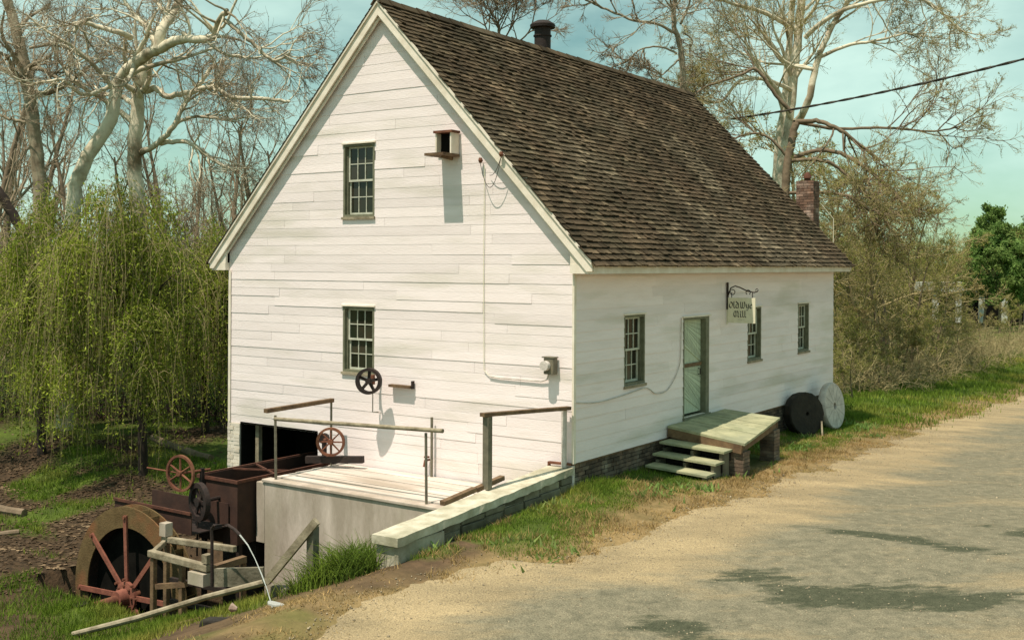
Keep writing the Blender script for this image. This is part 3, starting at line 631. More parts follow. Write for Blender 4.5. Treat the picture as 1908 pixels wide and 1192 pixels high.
def word(txt, x, z, hgt, wn):
    mb = MB()
    for chh in txt:
        if chh == ' ': x += hgt*.25; continue
        st, ad = GL[chh]
        for s_ in st: nib(mb, [(x+p[0]*hgt*.78, z+p[1]*hgt) for p in s_], wn)
        x += ad*hgt*.80
    return mb
word('Old Wye', .085, 2.485, .125, .022).build('lettering', M('black_paint'), t)
word('Mill', .19, 2.29, .125, .022).build('lettering', M('black_paint'), t)
mb = MB()
for i in range(4): nib(mb, [(.29+i*.04, 2.225), (.31+i*.04, 2.24)], .014)
mb.build('small_mark', M('black_paint'), t)

# ------------------------------------------------------------------ porch and steps
porch = thing('porch_landing', (.8, 4.9, -.6), 'low wooden landing on stone piers in front of the green door, half in shade', 'porch')
Q = [Vector((.045, 3.50, .24)), Vector((1.66, 3.44, .055)), Vector((1.46, 5.80, .27)), Vector((.045, 6.28, .285))]
def qp(u, v, dz=0):  # u out from wall, v along
    a = Q[0].lerp(Q[1], u); b_ = Q[3].lerp(Q[2], u); p = a.lerp(b_, v); p.z += dz; return p
nb_ = 9
for i in range(nb_):                                     # planks run outwards from the wall
    a, c = i/nb_+.002, (i+1)/nb_-.002; dz = rnd.uniform(-.004, .004)
    MB().hexa([qp(0, a, -.045+dz), qp(1.02, a, -.045+dz), qp(1.02, c, -.045+dz), qp(0, c, -.045+dz), qp(0, a, dz), qp(1.02, a, dz), qp(1.02, c, dz), qp(0, c, dz)], rnd.uniform(.85, 1.15)).build('plank', M('porch_wood'), porch)
for (a, c) in (((0, .015), (.98, .015)), ((0, .97), (.98, .97)), ((.95, .02), (.95, .98)), ((.45, .02), (.45, .98))):
    MB().beam(qp(*a, -.13), qp(*c, -.13), .06, .165).build('joist', M('brown_wood'), porch)
def stone_pier(u, v, sx, sy):
    c = qp(u, v, -.215); x, y, zt = c.x, c.y, c.z; g = float(Hs(x, y))-.15
    core = MB().box(x-sx+.02, x+sx-.02, y-sy+.02, y+sy-.02, g, zt).build('pier', M('mortar'), porch)
    z = zt-.003; k = 0
    while z > g+.05:
        h = rnd.uniform(.06, .085)
        for j in range(2):
            if k % 2 == 0: xx0, xx1, yy0, yy1 = x-sx, x+sx, (y-sy if j == 0 else y+.006), (y-.006 if j == 0 else y+sy)
            else: xx0, xx1, yy0, yy1 = (x-sx if j == 0 else x+.006), (x-.006 if j == 0 else x+sx), y-sy, y+sy
            q = rnd.uniform(0, .012); MB().box(xx0-q, xx1+q, yy0-q, yy1+q, z-h+.009, z, rnd.uniform(.7, 1.5)).build('stone_block', M('brick'), core)
        z -= h; k += 1
stone_pier(.90, .09, .15, .15); stone_pier(.90, .90, .15, .15); stone_pier(.1, .1, .12, .12)
steps = thing('door_steps', (.8, 2.9, -.6), 'three worn wooden steps rising to the porch landing', 'steps')
for k, (ya, yb, zt) in enumerate(((3.05, 3.48, -.075), (2.72, 3.14, -.255), (2.38, 2.80, -.425))):
    x0_, x1_ = .10+.02*k, 1.44-.02*k; sl = .07
    MB().hexa([(x0_, ya, zt-.04+sl), (x1_, ya, zt-.04), (x1_, yb, zt-.04), (x0_, yb, zt-.04+sl), (x0_, ya, zt+sl), (x1_, ya, zt), (x1_, yb, zt), (x0_, yb, zt+sl)]).build('tread', M('porch_wood'), steps)
    MB().hexa([(x0_+.03, yb-.06, zt-.22), (x1_-.03, yb-.06, zt-.22), (x1_-.03, yb-.03, zt-.22), (x0_+.03, yb-.03, zt-.22), (x0_+.03, yb-.06, zt-.045+sl), (x1_-.03, yb-.06, zt-.045), (x1_-.03, yb-.03, zt-.045), (x0_+.03, yb-.03, zt-.045+sl)], .55).build('riser', M('dark_iron'), steps)  # near-black colour imitates the shade under the treads
    for xs in (x0_+.08, (x0_+x1_)/2, x1_-.08):
        MB().box(xs-.03, xs+.03, ya+.04, yb-.07, -.85, zt-.045, .7).build('support', M('stone'), steps)

tag(MB().hexa([(.1, 3.6, -1.0), (1.0, 3.6, -1.0), (1.0, 5.8, -1.0), (.1, 5.8, -1.0), (.1, 3.7, -.50), (.9, 3.7, -.56), (.9, 5.7, -.66), (.1, 5.7, -.60)]).build('porch_shade_block', M('dark_iron'), bevel=.05), 'low dark block added for the shade under the porch landing', 'shade block')  # near-black block added to imitate the shade under the porch
# ------------------------------------------------------------------ millstones
def millstone(x, y, r, th, nrm, m, label, hole=.09, gtilt=.12, oct_=False):
    g = float(Hs(x, y)); n = Vector(nrm).normalized(); n = (n+Vector((0, 0, gtilt))).normalized()
    t = thing('millstone', (x, y, g), label, 'millstone', 'millstones leaning on the long wall'); c = Vector((x, y, g+r-.03))
    k = 16 if oct_ else 40
    b = MB(); b.ring(c, n, [(hole, -th/2), (r*.96, -th/2), (r, -th/2+.03), (r, th/2-.03), (r*.96, th/2), (hole, th/2)], k)
    b.build('stone', m, t, smooth=not oct_)
    b = MB(); b.disc(c-n*(th*.3), n, hole*.98, .02, 16); b.build('eye', M('dark_inside'), t)
    if not oct_:
        for i in range(12):
            a_ = n.cross(Vector((0, 0, 1))).normalized(); b2 = a_.cross(n); q = 2*math.pi*i/12; d = a_*math.cos(q)+b2*math.sin(q); 
            MB().beam(c+n*(th/2+.001)+d*(hole+.06), c+n*(th/2+.001)+d*(r*.9), .02, .004, .75, upv=n).build('furrow_rib', m, t)
    return t
millstone(.50, 12.0, .60, .19, (1, -.10, 0), M('millstone_pale'), 'pale round millstone with a small eye, farthest along the wall')
tm = millstone(.42, 10.15, .53, .30, (.86, -.5, 0), M('millstone_dark'), 'near black millstone leaning in front of the pale one', oct_=True, hole=.05)
b = MB(); b.beam((.86, 10.25, -.8), (.78, 10.4, -.4), .04, .04); tag(b.build('prop_stake', M('pale_wood')), 'thin pale stake propping the black millstone', 'stake')

# ------------------------------------------------------------------ wing wall, concrete platform
wing = thing('wing_wall', (-.2, -2.3, -.7), 'low stone retaining wall with pale concrete coping running out from the house corner', 'wall')
ztop = lambda y: -.05+.062*y          # y negative
cp = MB(); n = 36; jj = [[rnd.uniform(-.010, .010) for _ in range(4)] for _ in range(37)]
for i in range(n):
    a, c = -4.66+i*4.6/n, -4.66+(i+1)*4.6/n; ja, jc = jj[i], jj[i+1]
    cp.add([(-.42, a, ztop(a)-.12), (.05+ja[0], a, ztop(a)-.12+ja[1]), (.05+ja[2], a, ztop(a)+ja[3]*.7), (-.42, a, ztop(a)+ja[1]*.5)]+[(-.42, c, ztop(c)-.12), (.05+jc[0], c, ztop(c)-.12+jc[1]), (.05+jc[2], c, ztop(c)+jc[3]*.7), (-.42, c, ztop(c)+jc[1]*.5)],
           [(0, 1, 5, 4), (1, 2, 6, 5), (2, 3, 7, 6), (3, 0, 4, 7)]+([(0, 3, 2, 1)] if i == 0 else [])+([(4, 5, 6, 7)] if i == n-1 else []))
cp.build('coping', M('coping'), wing)
b = MB(); b.hexa([(-.38, -4.6, -1.4), (-.03, -4.6, -1.4), (-.03, -.04, -1.4), (-.38, -.04, -1.4), (-.38, -4.6, ztop(-4.6)-.135), (-.03, -4.6, ztop(-4.6)-.152), (-.03, -.04, -.21), (-.38, -.04, -.21)]); wc = b.build('wall_core', M('coping'), wing)
y = -4.62
while y < -.06:
    l = rnd.uniform(.3, .65) if y > -3.6 else 1.05; ye = min(y+l, -.05); z = ztop((y+ye)/2)-.132
    hs = (.3, .3) if y < -3.6 else (rnd.uniform(.09, .14), rnd.uniform(.10, .16), .15, .14)
    for h in hs:
        q = rnd.uniform(-.015, .02) if y > -3.6 else .012; zb = z-h+.012
        jx = [rnd.uniform(-.012, .012) for _ in range(4)]
        MB().hexa([(-.05, y+.008, zb), (.015+q+jx[0], y+.01, zb), (.015+q+jx[1], ye-.01, zb), (-.05, ye-.008, zb), (-.05, y+.008, z), (.015+q+jx[2], y+.012, z-.006), (.015+q+jx[3], ye-.012, z), (-.05, ye-.008, z)], rnd.uniform(.6, 1.3)).build('wall_stone', M('stone') if y > -3.6 else M('coping'), wc, bevel=.012)
        z -= h
    y = ye
plat = thing('concrete_platform', (-3, -1, -.6), 'pale concrete platform with tall face standing beside the water wheel pit', 'platform')
PX0, PY0, PZ = -5.42, -2.02, -.57
b = MB(); b.box(PX0+.02, -.43, PY0+.22, -.045, PZ-.2, PZ-.02); b.build('slab', M('concrete'), plat)
b = MB(); b.box(PX0, -.43, PY0, PY0+.2, -4.3, PZ-.05); b.build('face_wall', M('concrete'), plat, bevel=.015)
b = MB(); b.box(PX0-.05, -.44, PY0-.03, PY0+.19, PZ-.047, PZ+.01); b.build('curb', M('concrete'), plat, bevel=.012)
b = MB(); b.box(PX0-.0, PX0+.2, PY0+.2, -.05, -4.3, PZ-.03); b.build('side_wall', M('concrete'), plat, bevel=.012)
b = MB(); b.box(PX0-.22, PX0-.002, PY0-.0, PY0+.32, -1.75, PZ-.06); b.build('buttress', M('concrete'), plat, bevel=.012)
for (ya, yb) in ((-1.80, -1.30), (-1.29, -.87), (-.86, -.42), (-.41, -.06)):
    MB().hexa([(PX0+.05, ya, PZ-.018), (-.45, ya, PZ-.018), (-.45, yb, PZ-.018), (PX0+.05, yb, PZ-.018), (PX0+.05, ya, PZ+.03), (-.45, ya, PZ+.03), (-.45, yb, PZ+.02), (PX0+.05, yb, PZ+.02)], rnd.uniform(.92, 1.05)).build('deck_plank', M('deck_paint'), plat)
for i, (a, c) in enumerate((((-.48, -3.0, -.21), (-.47, -2.2, -.13)), ((-.49, -2.15, -.15), (-.46, -1.45, -.06)))):
    tag(MB().beam(a, c, .10, .07).build('timber_strip', M('brown_wood')), ('longer' if i == 0 else 'shorter')+' dark timber strip lying along the inner edge of the coping', 'timber', 'timber strips along the coping')

# ------------------------------------------------------------------ railings
t = thing('platform_railing', (-3.3, -1.98, PZ), 'pale pipe railing along the front edge of the concrete platform', 'railing')
b = MB(); b.tube([(-5.2, -1.98, .56), (-3.5, -1.98, .615), (-1.28, -1.98, .69)], .036, 10); b.build('rail', M('pale_wood'), t, smooth=True)
for x_ in (-5.22, -1.66): b = MB(); b.tube([(x_, -1.93, -.57), (x_, -1.95, .62)], .024, 8); b.build('post', M('grey_pipe'), t, smooth=True)
t = thing('platform_railing', (-5.35, -1.2, PZ), 'dark top rail on two pipes at the left end of the platform', 'railing')
b = MB(); b.beam((-5.36, -2.06, .70), (-5.34, -.33, .73), .10, .075); b.build('rail', M('brown_wood'), t)
b = MB(); b.tube([(-5.34, -.36, -.55), (-5.34, -.36, .69)], .022, 8); b.build('post', M('grey_pipe'), t)
b = MB(); b.tube([(-3.02, -.1, -.56), (-3.02, -.1, .56)], .026, 8); tag(b.build('pipe_post', M('grey_pipe'), smooth=True), 'single upright pipe standing against the gable behind the platform rail', 'post')
t = thing('corner_railing', (-.3, -1.2, -.1), 'dark wooden handrail on a thick post between the coping and the house corner', 'railing')
b = MB(); b.beam((-.43, -2.06, 1.03), (-.02, -.10, .965), .11, .06); b.build('rail', M('brown_wood'), t)
MB().box(-.46, -.35, -2.0, -1.89, -.16, .99).build('post', M('grey_pipe'), t)
MB().box(-.13, -.06, -.17, -.10, -.05, .93).build('post', M('millstone_pale'), t)

# ------------------------------------------------------------------ water wheel
wc_ = Vector((-6.77, -3.95, -2.48)); R_o, R_i, WW = 1.57, 1.20, .22
wheel = thing('waterwheel', wc_, 'big rusty iron water wheel with orange spokes sunk in its pit', 'water wheel')
for yy in (0, WW): b = MB(); b.ring(wc_+Vector((0, yy, 0)), (0, -1, 0), [(R_i, -.012), (R_o, -.012), (R_o, .012), (R_i, .012)], 72); b.build('shroud', M('rust_rim'), wheel)
b = MB(); b.ring(wc_+Vector((0, WW/2, 0)), (0, -1, 0), [(R_i, -WW/2+.02), (R_i+.012, -WW/2+.02), (R_i+.012, WW/2-.014), (R_i, WW/2-.014)], 72); b.build('sole', M('dark_iron'), wheel)
for i in range(36):
    q = 2*math.pi*i/36; p0 = wc_+Vector((math.cos(q)*(R_i+.012), .014, math.sin(q)*(R_i+.012))); p1 = wc_+Vector((math.cos(q+.16)*(R_o-.01), .014, math.sin(q+.16)*(R_o-.01))); off = Vector((0, WW-.03, 0)); t_ = Vector((math.cos(q+1.57), 0, math.sin(q+1.57)))*.008
    MB().hexa([p0, p1, p1+off, p0+off, p0+t_, p1+t_, p1+t_+off, p0+t_+off]).build('bucket', M('rust_rim'), wheel)
b = MB(); b.disc(wc_+Vector((0, WW-.02, 0)), (0, 1, 0), R_i+.005, .02, 60); b.build('wheel_shade_disc', M('dark_inside'), wheel)  # near-black disc added to imitate shade inside the wheel
for yy in (-.035,):
    for i in range(8):
        q = math.pi/2+.05+2*math.pi*i/8; d = Vector((math.cos(q), 0, math.sin(q)))
        MB().beam(wc_+Vector((0, yy, 0))+d*.14, wc_+Vector((0, yy, 0))+d*(R_i+.22), .085, .035, upv=(0, 1, 0)).build('spoke', M('spoke_paint'), wheel)
        if yy < 0:
            b = MB(); e = wc_+Vector((0, yy-.02, 0))+d*(R_i+.19); b.disc(e, (0, 1, 0), .035, .05, 8); b.build('bolt', M('rust'), wheel)
b = MB(); b.ring(wc_+Vector((0, -.05, 0)), (0, -1, 0), [(0, -.03), (.27, -.03), (.27, .03), (.16, .05), (.14, .22), (0, .22)], 24, closed=False); b.build('hub', M('spoke_paint'), wheel, smooth=True)
for i in range(8):
    q = math.pi/2+.05+2*math.pi*i/8
    for rr in (.2, .31): b = MB(); b.disc(wc_+Vector((math.cos(q)*rr, -.10, math.sin(q)*rr)), (0, 1, 0), .022, .05, 6); b.build('bolt', M('rust'), wheel)
b = MB(); b.tube([wc_+Vector((0, -1.15, -.02)), wc_+Vector((0, WW+.8, 0))], .085, 14); b.build('axle', M('rust'), wheel, smooth=True)
t = thing('axle_beam', (-6.8, -5, -2.6), 'rusty square timber carrying the front end of the wheel axle', 'beam')
MB().beam((-7.35, -5.0, -2.62), (-6.2, -4.75, -2.60), .2, .14).build('timber', M('rust'), t); MB().box(-6.88, -6.66, -5.06, -4.78, -2.55, -2.37).build('bearing', M('dark_iron'), t, bevel=.01)
tag(MB().hexa([(kx+a, ky+c_, kz) for (kx, ky, kz) in [tuple(aty(118, 1148, -5.3))] for (a, c_, kz) in ((-.3, -.25, -2.9), (.35, -.32, -2.9), (.4, .3, -2.9), (-.25, .35, -2.9), (-.3, -.22, kz+.02), (.32, -.28, kz-.04), (.36, .28, kz-.03), (-.24, .33, kz+.05))]).build('concrete_block', M('concrete'), bevel=.03), 'square pale concrete block in the grass left of the water wheel', 'block')

# sluice box and flume
sl_ = thing('sluice_box', (-6.25, -1.2, -1.6), 'brown iron sluice box open at the top between the mill and the wheel', 'trough')
x0, x1, ya, yb, zb_, zt_ = -6.77, -5.70, -2.42, -.04, -1.75, -.58
MB().box(x0, x1, ya, ya+.02, zb_, zt_).build('front_plate', M('brown_steel'), sl_); MB().box(x1-.02, x1, ya+.021, yb, zb_, zt_).build('side_plate', M('brown_steel'), sl_)
MB().box(x0, x0+.02, ya+.021, yb+1.2, zb_, zt_).build('side_plate', M('brown_steel'), sl_); MB().box(x0+.021, x1-.021, ya+.021, yb+.0, zb_, zb_+.02).build('floor_plate', M('dark_iron'), sl_)
MB().box(x0-.03, x1+.03, ya-.03, ya, zt_-.04, zt_+.02).build('rim_angle', M('rust_dark'), sl_); MB().box(x0-.04, x0, ya+.001, yb+1.2, zt_-.03, zt_+.025).build('rim_angle', M('rust_dark'), sl_); MB().box(x1, x1+.04, ya+.001, yb, zt_-.03, zt_+.025).build('rim_angle', M('rust_dark'), sl_)
MB().beam((x0, -1.6, zt_), (x1, -1.1, zt_), .03, .03).build('brace', M('rust_dark'), sl_); MB().beam((x0, -1.0, zt_), (x1, -1.5, zt_), .03, .03).build('brace', M('rust_dark'), sl_)
for xx, yy in ((x0+.05, ya+.06), (x1-.06, ya+.06)): MB().box(xx-.04, xx+.04, yy, yy+.08, -4.3, zb_-.001).build('leg', M('dark_iron'), sl_)
MB().box(x0+.1, x1-.05, ya+.5, -.2, -3.9, zb_-.002).build('footing', M('dark_iron'), sl_)
fl = thing('flume', (-6.9, -2.9, -1.1), 'short rusty flume above the water wheel in front of the sluice box', 'trough')
fx0, fx1 = -8.1, -5.9
MB().box(fx0, fx1, -3.28, -2.46, -1.42, -1.40).build('floor_plate', M('dark_iron'), fl); MB().box(fx0, fx1, -3.30, -3.281, -1.42, -1.02).build('side_plate', M('brown_steel'), fl); MB().box(fx0, fx1, -2.46, -2.445, -1.42, -1.0).build('side_plate', M('brown_steel'), fl)
MB().box(fx0, fx1, -3.33, -3.30, -1.06, -1.01).build('rim_angle', M('rust_dark'), fl)
# handwheels and sprocket
t = thing('hand_wheel', (-6.62, -2.98, -.46), 'rusty six spoked hand wheel above the flume at the corner of the sluice box', 'hand wheel')
spoked_wheel(t, (-6.64, -2.95, -.45), (.12, -1, 0), .34, .045, .05, 6, .018, M('rust'), .05, rot=.5)
b = MB(); b.tube([(-6.64, -2.95, -.45), (-6.60, -2.3, -.47)], .025, 8); b.build('spindle', M('rust'), t); b = MB(); b.beam((-6.6, -2.48, -1.05), (-6.6, -2.48, -.42), .07, .05); b.build('bracket', M('dark_iron'), t)
b = MB(); b.tube([(-7.6, -2.95, -.45), (-6.64, -2.95, -.45)], .016, 6); b.build('crank_rod', M('rust'), t)
t = thing('chain_wheel', (-6.18, -2.9, -.9), 'near black iron chain wheel hanging in front of the sluice box', 'chain wheel')
spoked_wheel(t, (-6.19, -2.88, -.93), (-.25, -1, 0), .35, .09, .10, 6, .03, M('dark_iron'), .09, flat=True)
b = MB(); b.tube([(-6.19, -2.9, -.93), (-6.19, -2.42, -.93)], .035, 8); b.build('shaft', M('dark_iron'), t); b = MB(); b.tube([(-6.19, -2.92, -1.25), (-6.19, -2.93, -1.9)], .018, 6); b.build('rod', M('dark_iron'), t)
t = thing('gate_wheel', (-5.25, -.6, -.1), 'rusty spoked gate wheel behind the left platform railing', 'hand wheel')
g_ = aty(616, 823, -.62); spoked_wheel(t, g_, (.5, -.86, 0), .28, .045, .06, 8, .014, M('rust'), .05)
gv = Vector(g_); b = MB(); b.tube([gv, gv+Vector((-.5, .30, -.03))], .035, 8); b.build('shaft', M('rust'), t); b = MB(); b.disc(gv+Vector((-.42, .25, 0)), (.5, -.86, 0), .10, .12, 12); b.build('gear', M('dark_iron'), t)
MB().beam(gv+Vector((-.55, -.1, -.38)), gv+Vector((.55, .33, -.33)), .12, .13).build('timber', M('dark_iron'), t)
MB().beam(gv+Vector((-.4, .24, -.4)), gv+Vector((-.4, .24, -.03)), .07, .07).build('bracket', M('dark_iron'), t)

# timber frame with pipe
fm = thing('timber_trestle', (-4.7, -4.4, -2.3), 'weathered timber frame of pale beams beside the water wheel', 'frame')
MB().beam((-5.05, -4.82, -1.27), (-3.62, -4.82, -1.29), .11, .11).build('beam', M('pale_wood'), fm, bevel=.014)
MB().beam((-5.62, -4.12, -1.27), (-3.85, -4.10, -1.18), .09, .10).build('beam', M('pale_wood'), fm, bevel=.014)
MB().beam((-5.04, -4.80, -1.30), (-5.58, -4.10, -1.31), .08, .09).build('beam', M('pale_wood'), fm, bevel=.014)
MB().beam((-3.66, -4.78, -1.33), (-3.62, -4.10, -1.30), .11, .10).build('beam', M('brown_wood'), fm)
MB().box(-5.62, -5.46, -4.2, -4.05, -1.2, -.98).build('block', M('concrete'), fm); MB().box(-3.98, -3.62, -4.93, -4.70, -1.56, -1.37).build('block', M('concrete'), fm)
MB().box(-3.72, -3.60, -4.88, -4.76, -1.21, -1.08).build('block', M('pale_wood'), fm)
for (x_, y_, m_) in ((-4.98, -4.80, 'brown_wood'), (-5.55, -4.1, 'brown_wood'), (-4.4, -4.7, 'brown_wood'), (-3.66, -4.1, 'brown_wood')): MB().box(x_-.042, x_+.042, y_-.042, y_+.042, -4.0, -1.345).build('post', M(m_), fm, bevel=.012)
MB().beam((-4.93, -4.78, -1.8), (-4.3, -4.7, -1.68), .07, .08).build('beam', M('brown_wood'), fm)
MB().beam((-3.6, -4.72, -1.45), (-2.9, -4.35, -1.40), .06, .28).build('board', M('stone'), fm)
for zz in (-1.75, -2.1): MB().beam((-4.93, -4.5, zz), (-3.7, -4.4, zz), .06, .07).build('beam', M('dark_iron'), fm)
t = thing('bent_pipe', (-3.6, -4.9, -1.6), 'dark bent pipe arching over the timber frame and spouting water', 'pipe')
pp = [aty(395, 1092, -4.9), aty(395, 1010, -4.9), aty(394, 985, -4.9), aty(400, 977, -4.9), aty(425, 978, -4.9), aty(437, 986, -4.9), aty(447, 996, -4.9)]
b = MB(); b.tube(pp, .025, 8); b.build('pipe', M('dark_iron'), t, smooth=True)
wp = [aty(x_, y_, -4.9-.25*i) for i, (x_, y_) in enumerate(((447, 996), (462, 1015), (475, 1040), (487, 1068), (497, 1095), (505, 1122), (512, 1148)))]
wp = [Vector(p) for p in wp]; b = MB(); b.tube(wp, [.013, .009, .006, .009, .006, .008, .006], 6); tag(b.build('water_stream', M('water'), smooth=True), 'thin stream of water falling in an arc from the bent pipe', 'water')
e = wp[-1]; gx0, gy0 = e.x, e.y
import bmesh as _bm
def puddle(x, y, a, c):
    vs = [(x+math.cos(q)*a*(1+.2*math.sin(3*q)), y+math.sin(q)*c*(1+.2*math.cos(2*q)), 0) for q in [2*math.pi*i/20 for i in range(20)]]
    z = max(float(H(v[0], v[1])) for v in vs)+.006; b = MB(); b.add([(v[0], v[1], z-.02) for v in vs]+[(v[0], v[1], z) for v in vs], [tuple(range(20, 40))]+[(i, (i+1) % 20, 20+(i+1) % 20, 20+i) for i in range(20)]); return b
tag(puddle(gx0, gy0, .13, .07).build('puddle', M('water')), 'small bright splash puddle where the water stream lands on the dirt', 'puddle')

# sloping handrail down to the wheel
t = thing('sloping_handrail', (-1.4, -4.87, -1.2), 'pale log handrail running down the bank from a grey post to the grass', 'handrail')
A_, B_, C_ = Vector((-5.35, -6.0, -2.32)), Vector(aty(497, 1083, -5.05)), Vector(aty(590, 970, -4.87))
b = MB(); b.tube([A_, A_.lerp(B_, .35)+Vector((0, 0, -.02)), A_.lerp(B_, .7)+Vector((0, 0, .015)), B_], [.045, .05, .045, .05], 9); b.build('rail', M('pale_wood'), t, smooth=True)
b = MB(); b.beam(B_, C_, .075, .11); b.build('rail', M('pale_wood'), t)
px_ = Vector(aty(583, 980, -4.82)); MB().box(px_.x-.065, px_.x+.065, px_.y-.06, px_.y+.06, -1.7, px_.z).build('post', M('grey_pipe'), t)
tag(MB().box(B_.x-.05, B_.x+.30, B_.y+.10, B_.y+.42, -2.1, B_.z-.07).build('stone_stub', M('stone'), bevel=.03), 'mossy stone stub under the kink of the log handrail', 'stone')
tag(MB().beam((-3.5, -5.6, -1.95), (-2.2, -4.9, -1.55), .09, .06).build('fallen_board', M('brown_wood')), 'dark board lying on the bank below the handrail', 'board')
tag(MB().hexa([(-1.75, -6.6, -1.45), (-1.35, -6.5, -1.4), (-1.4, -6.25, -1.4), (-1.8, -6.35, -1.45), (-1.7, -6.58, -1.26), (-1.4, -6.48, -1.24), (-1.42, -6.3, -1.24), (-1.75, -6.38, -1.27)]).build('rock', M('millstone_dark'), bevel=.03), 'flat dark rock on the dirt beside the grass bank', 'rock', 'loose rocks on the dirt')
for (x_, y_, s_, lb) in ((-.15, -6.95, .06, 'small pinkish stone on the dirt left of the puddle'), (-3.0, -8.2, .05, 'tiny stone at the bottom edge')):
    if y_ < -8: continue
    z_ = float(H(x_, y_)); b = MB(); b.tube([(x_-.5*s_-.5, y_, z_), (x_-.5, y_, z_+s_*.5), (x_+.8*s_-.5, y_+.03, z_+s_*.2)], [s_*.5, s_, s_*.4], 7); tag(b.build('rock', M('chimney_brick'), smooth=True), lb, 'rock', 'loose rocks on the dirt')

# ------------------------------------------------------------------ vegetation tools
def tubes(paths, radii, k):
    """paths (N,n,3), radii (N,n) -> V,F"""
    N_, n, _ = paths.shape; T = np.gradient(paths, axis=1); T /= np.linalg.norm(T, axis=2, keepdims=True)+1e-9
    md = paths[:, -1]-paths[:, 0]; ax = np.argmin(np.abs(md), axis=1); ref = np.eye(3)[ax][:, None, :]
    A = np.cross(T, np.broadcast_to(ref, T.shape)); A /= np.linalg.norm(A, axis=2, keepdims=True)+1e-9; B = np.cross(T, A)
    th = 2*np.pi*np.arange(k)/k
    V = paths[:, :, None, :]+radii[:, :, None, None]*(A[:, :, None, :]*np.cos(th)[None, None, :, None]+B[:, :, None, :]*np.sin(th)[None, None, :, None])
    V = V.reshape(-1, 3); i = np.arange(N_)[:, None, None]*n*k; a = np.arange(n-1)[None, :, None]*k; j = np.arange(k)[None, None, :]; j2 = (j+1) % k
    F = np.stack([i+a+j, i+a+j2, i+a+k+j2, i+a+k+j], -1).reshape(-1, 4)
    return V, F
class Acc:
    def __init__(s): s.V = []; s.F = []; s.T = []; s.n = 0
    def add(s, V, F, tone=1.0):
        s.V.append(V); s.F.append(F+s.n); s.n += len(V); s.T.append(np.full(len(V), tone) if np.isscalar(tone) else tone)
    def build(s, name, m, parent=None, smooth=True, **p):
        if not s.V: return None
        return npmesh(name, np.concatenate(s.V), np.concatenate(s.F), m, np.concatenate(s.T), smooth, parent, **p)
def unit(v): return v/(np.linalg.norm(v, axis=-1, keepdims=True)+1e-9)
def walk(P, D, Ln, n, wig, trop, rng):
    N_ = len(P); path = np.empty((N_, n, 3)); path[:, 0] = P; d = unit(D); st = (Ln/(n-1))[:, None]
    bend = rng.normal(size=(N_, 3))*wig*.5
    for i in range(1, n):
        d = unit(d+rng.normal(size=(N_, 3))*wig+bend*.6+np.array([0, 0, trop])); path[:, i] = path[:, i-1]+d*st
    return path
def children(path, rad, m, ang, rng, t0=.3, angj=.25):
    N_, n, _ = path.shape; t = t0+(1-t0)*rng.random((N_, m)); t[:, 0] = .97; f = t*(n-1); i = np.minimum(f.astype(int), n-2); fr = (f-i)[..., None]; r_ = np.arange(N_)[:, None]
    P = path[r_, i]*(1-fr)+path[r_, i+1]*fr; d = unit(path[r_, i+1]-path[r_, i]); R = rad[r_, i]
    q = rng.normal(size=(N_, m, 3)); q = unit(q-(q*d).sum(-1, keepdims=True)*d); a = (ang+rng.normal(size=(N_, m, 1))*angj)
    D = d*np.cos(a)+q*np.sin(a)
    return P.reshape(-1, 3), D.reshape(-1, 3), R.reshape(-1), t.reshape(-1)
def twiggery(path, rad, Ln, levels, rng):
    """levels: list of dict(m, ang, lr, rr, n, wig, trop, k, t0); returns list of (path, rad, k)"""
    outl = []; Lp = np.broadcast_to(np.asarray(Ln, float), (len(path),))
    for lv in levels:
        P, D, R, t = children(path, rad, lv['m'], lv.get('ang', .7), rng, lv.get('t0', .25)); L0 = np.repeat(Lp, lv['m'])*lv['lr']*(1.15-.6*t)*rng.uniform(.6, 1.25, len(P))
        if 'Lmin' in lv: L0 = np.maximum(L0, lv['Lmin'])
        pa = walk(P, D, L0, lv['n'], lv['wig'], lv['trop'], rng); r0 = np.maximum(R*lv['rr'], lv.get('rmin', .004))
        ra = r0[:, None]*np.linspace(1, .3, lv['n'])[None, :]; outl.append((pa, ra, lv['k'])); path, rad, Lp = pa, ra, L0
    return outl
def leaves(C, size, rng, droop=0.0, asp=.45, spread=0.0):
    N_ = len(C); C = C+rng.normal(size=C.shape)*spread; a = rng.normal(size=(N_, 3)); a[:, 2] -= droop; a = unit(a); b = rng.normal(size=(N_, 3)); b = unit(np.cross(a, b)); s = size*rng.uniform(.6, 1.3, (N_, 1))
    V = np.stack([C-a*s*.5, C+b*s*asp*.5, C+a*s*.5, C-b*s*asp*.5], 1).reshape(-1, 3); F = np.arange(N_*4).reshape(N_, 4); T = np.repeat(rng.uniform(.65, 1.35, N_), 4)
    return V, F, T
def leaf_pts(path, per, rng):
    N_, n, _ = path.shape; t = rng.random((N_, per))*(n-1.001); i = t.astype(int); f = (t-i)[..., None]; r_ = np.arange(N_)[:, None]
    return (path[r_, i]*(1-f)+path[r_, i+1]*f).reshape(-1, 3)
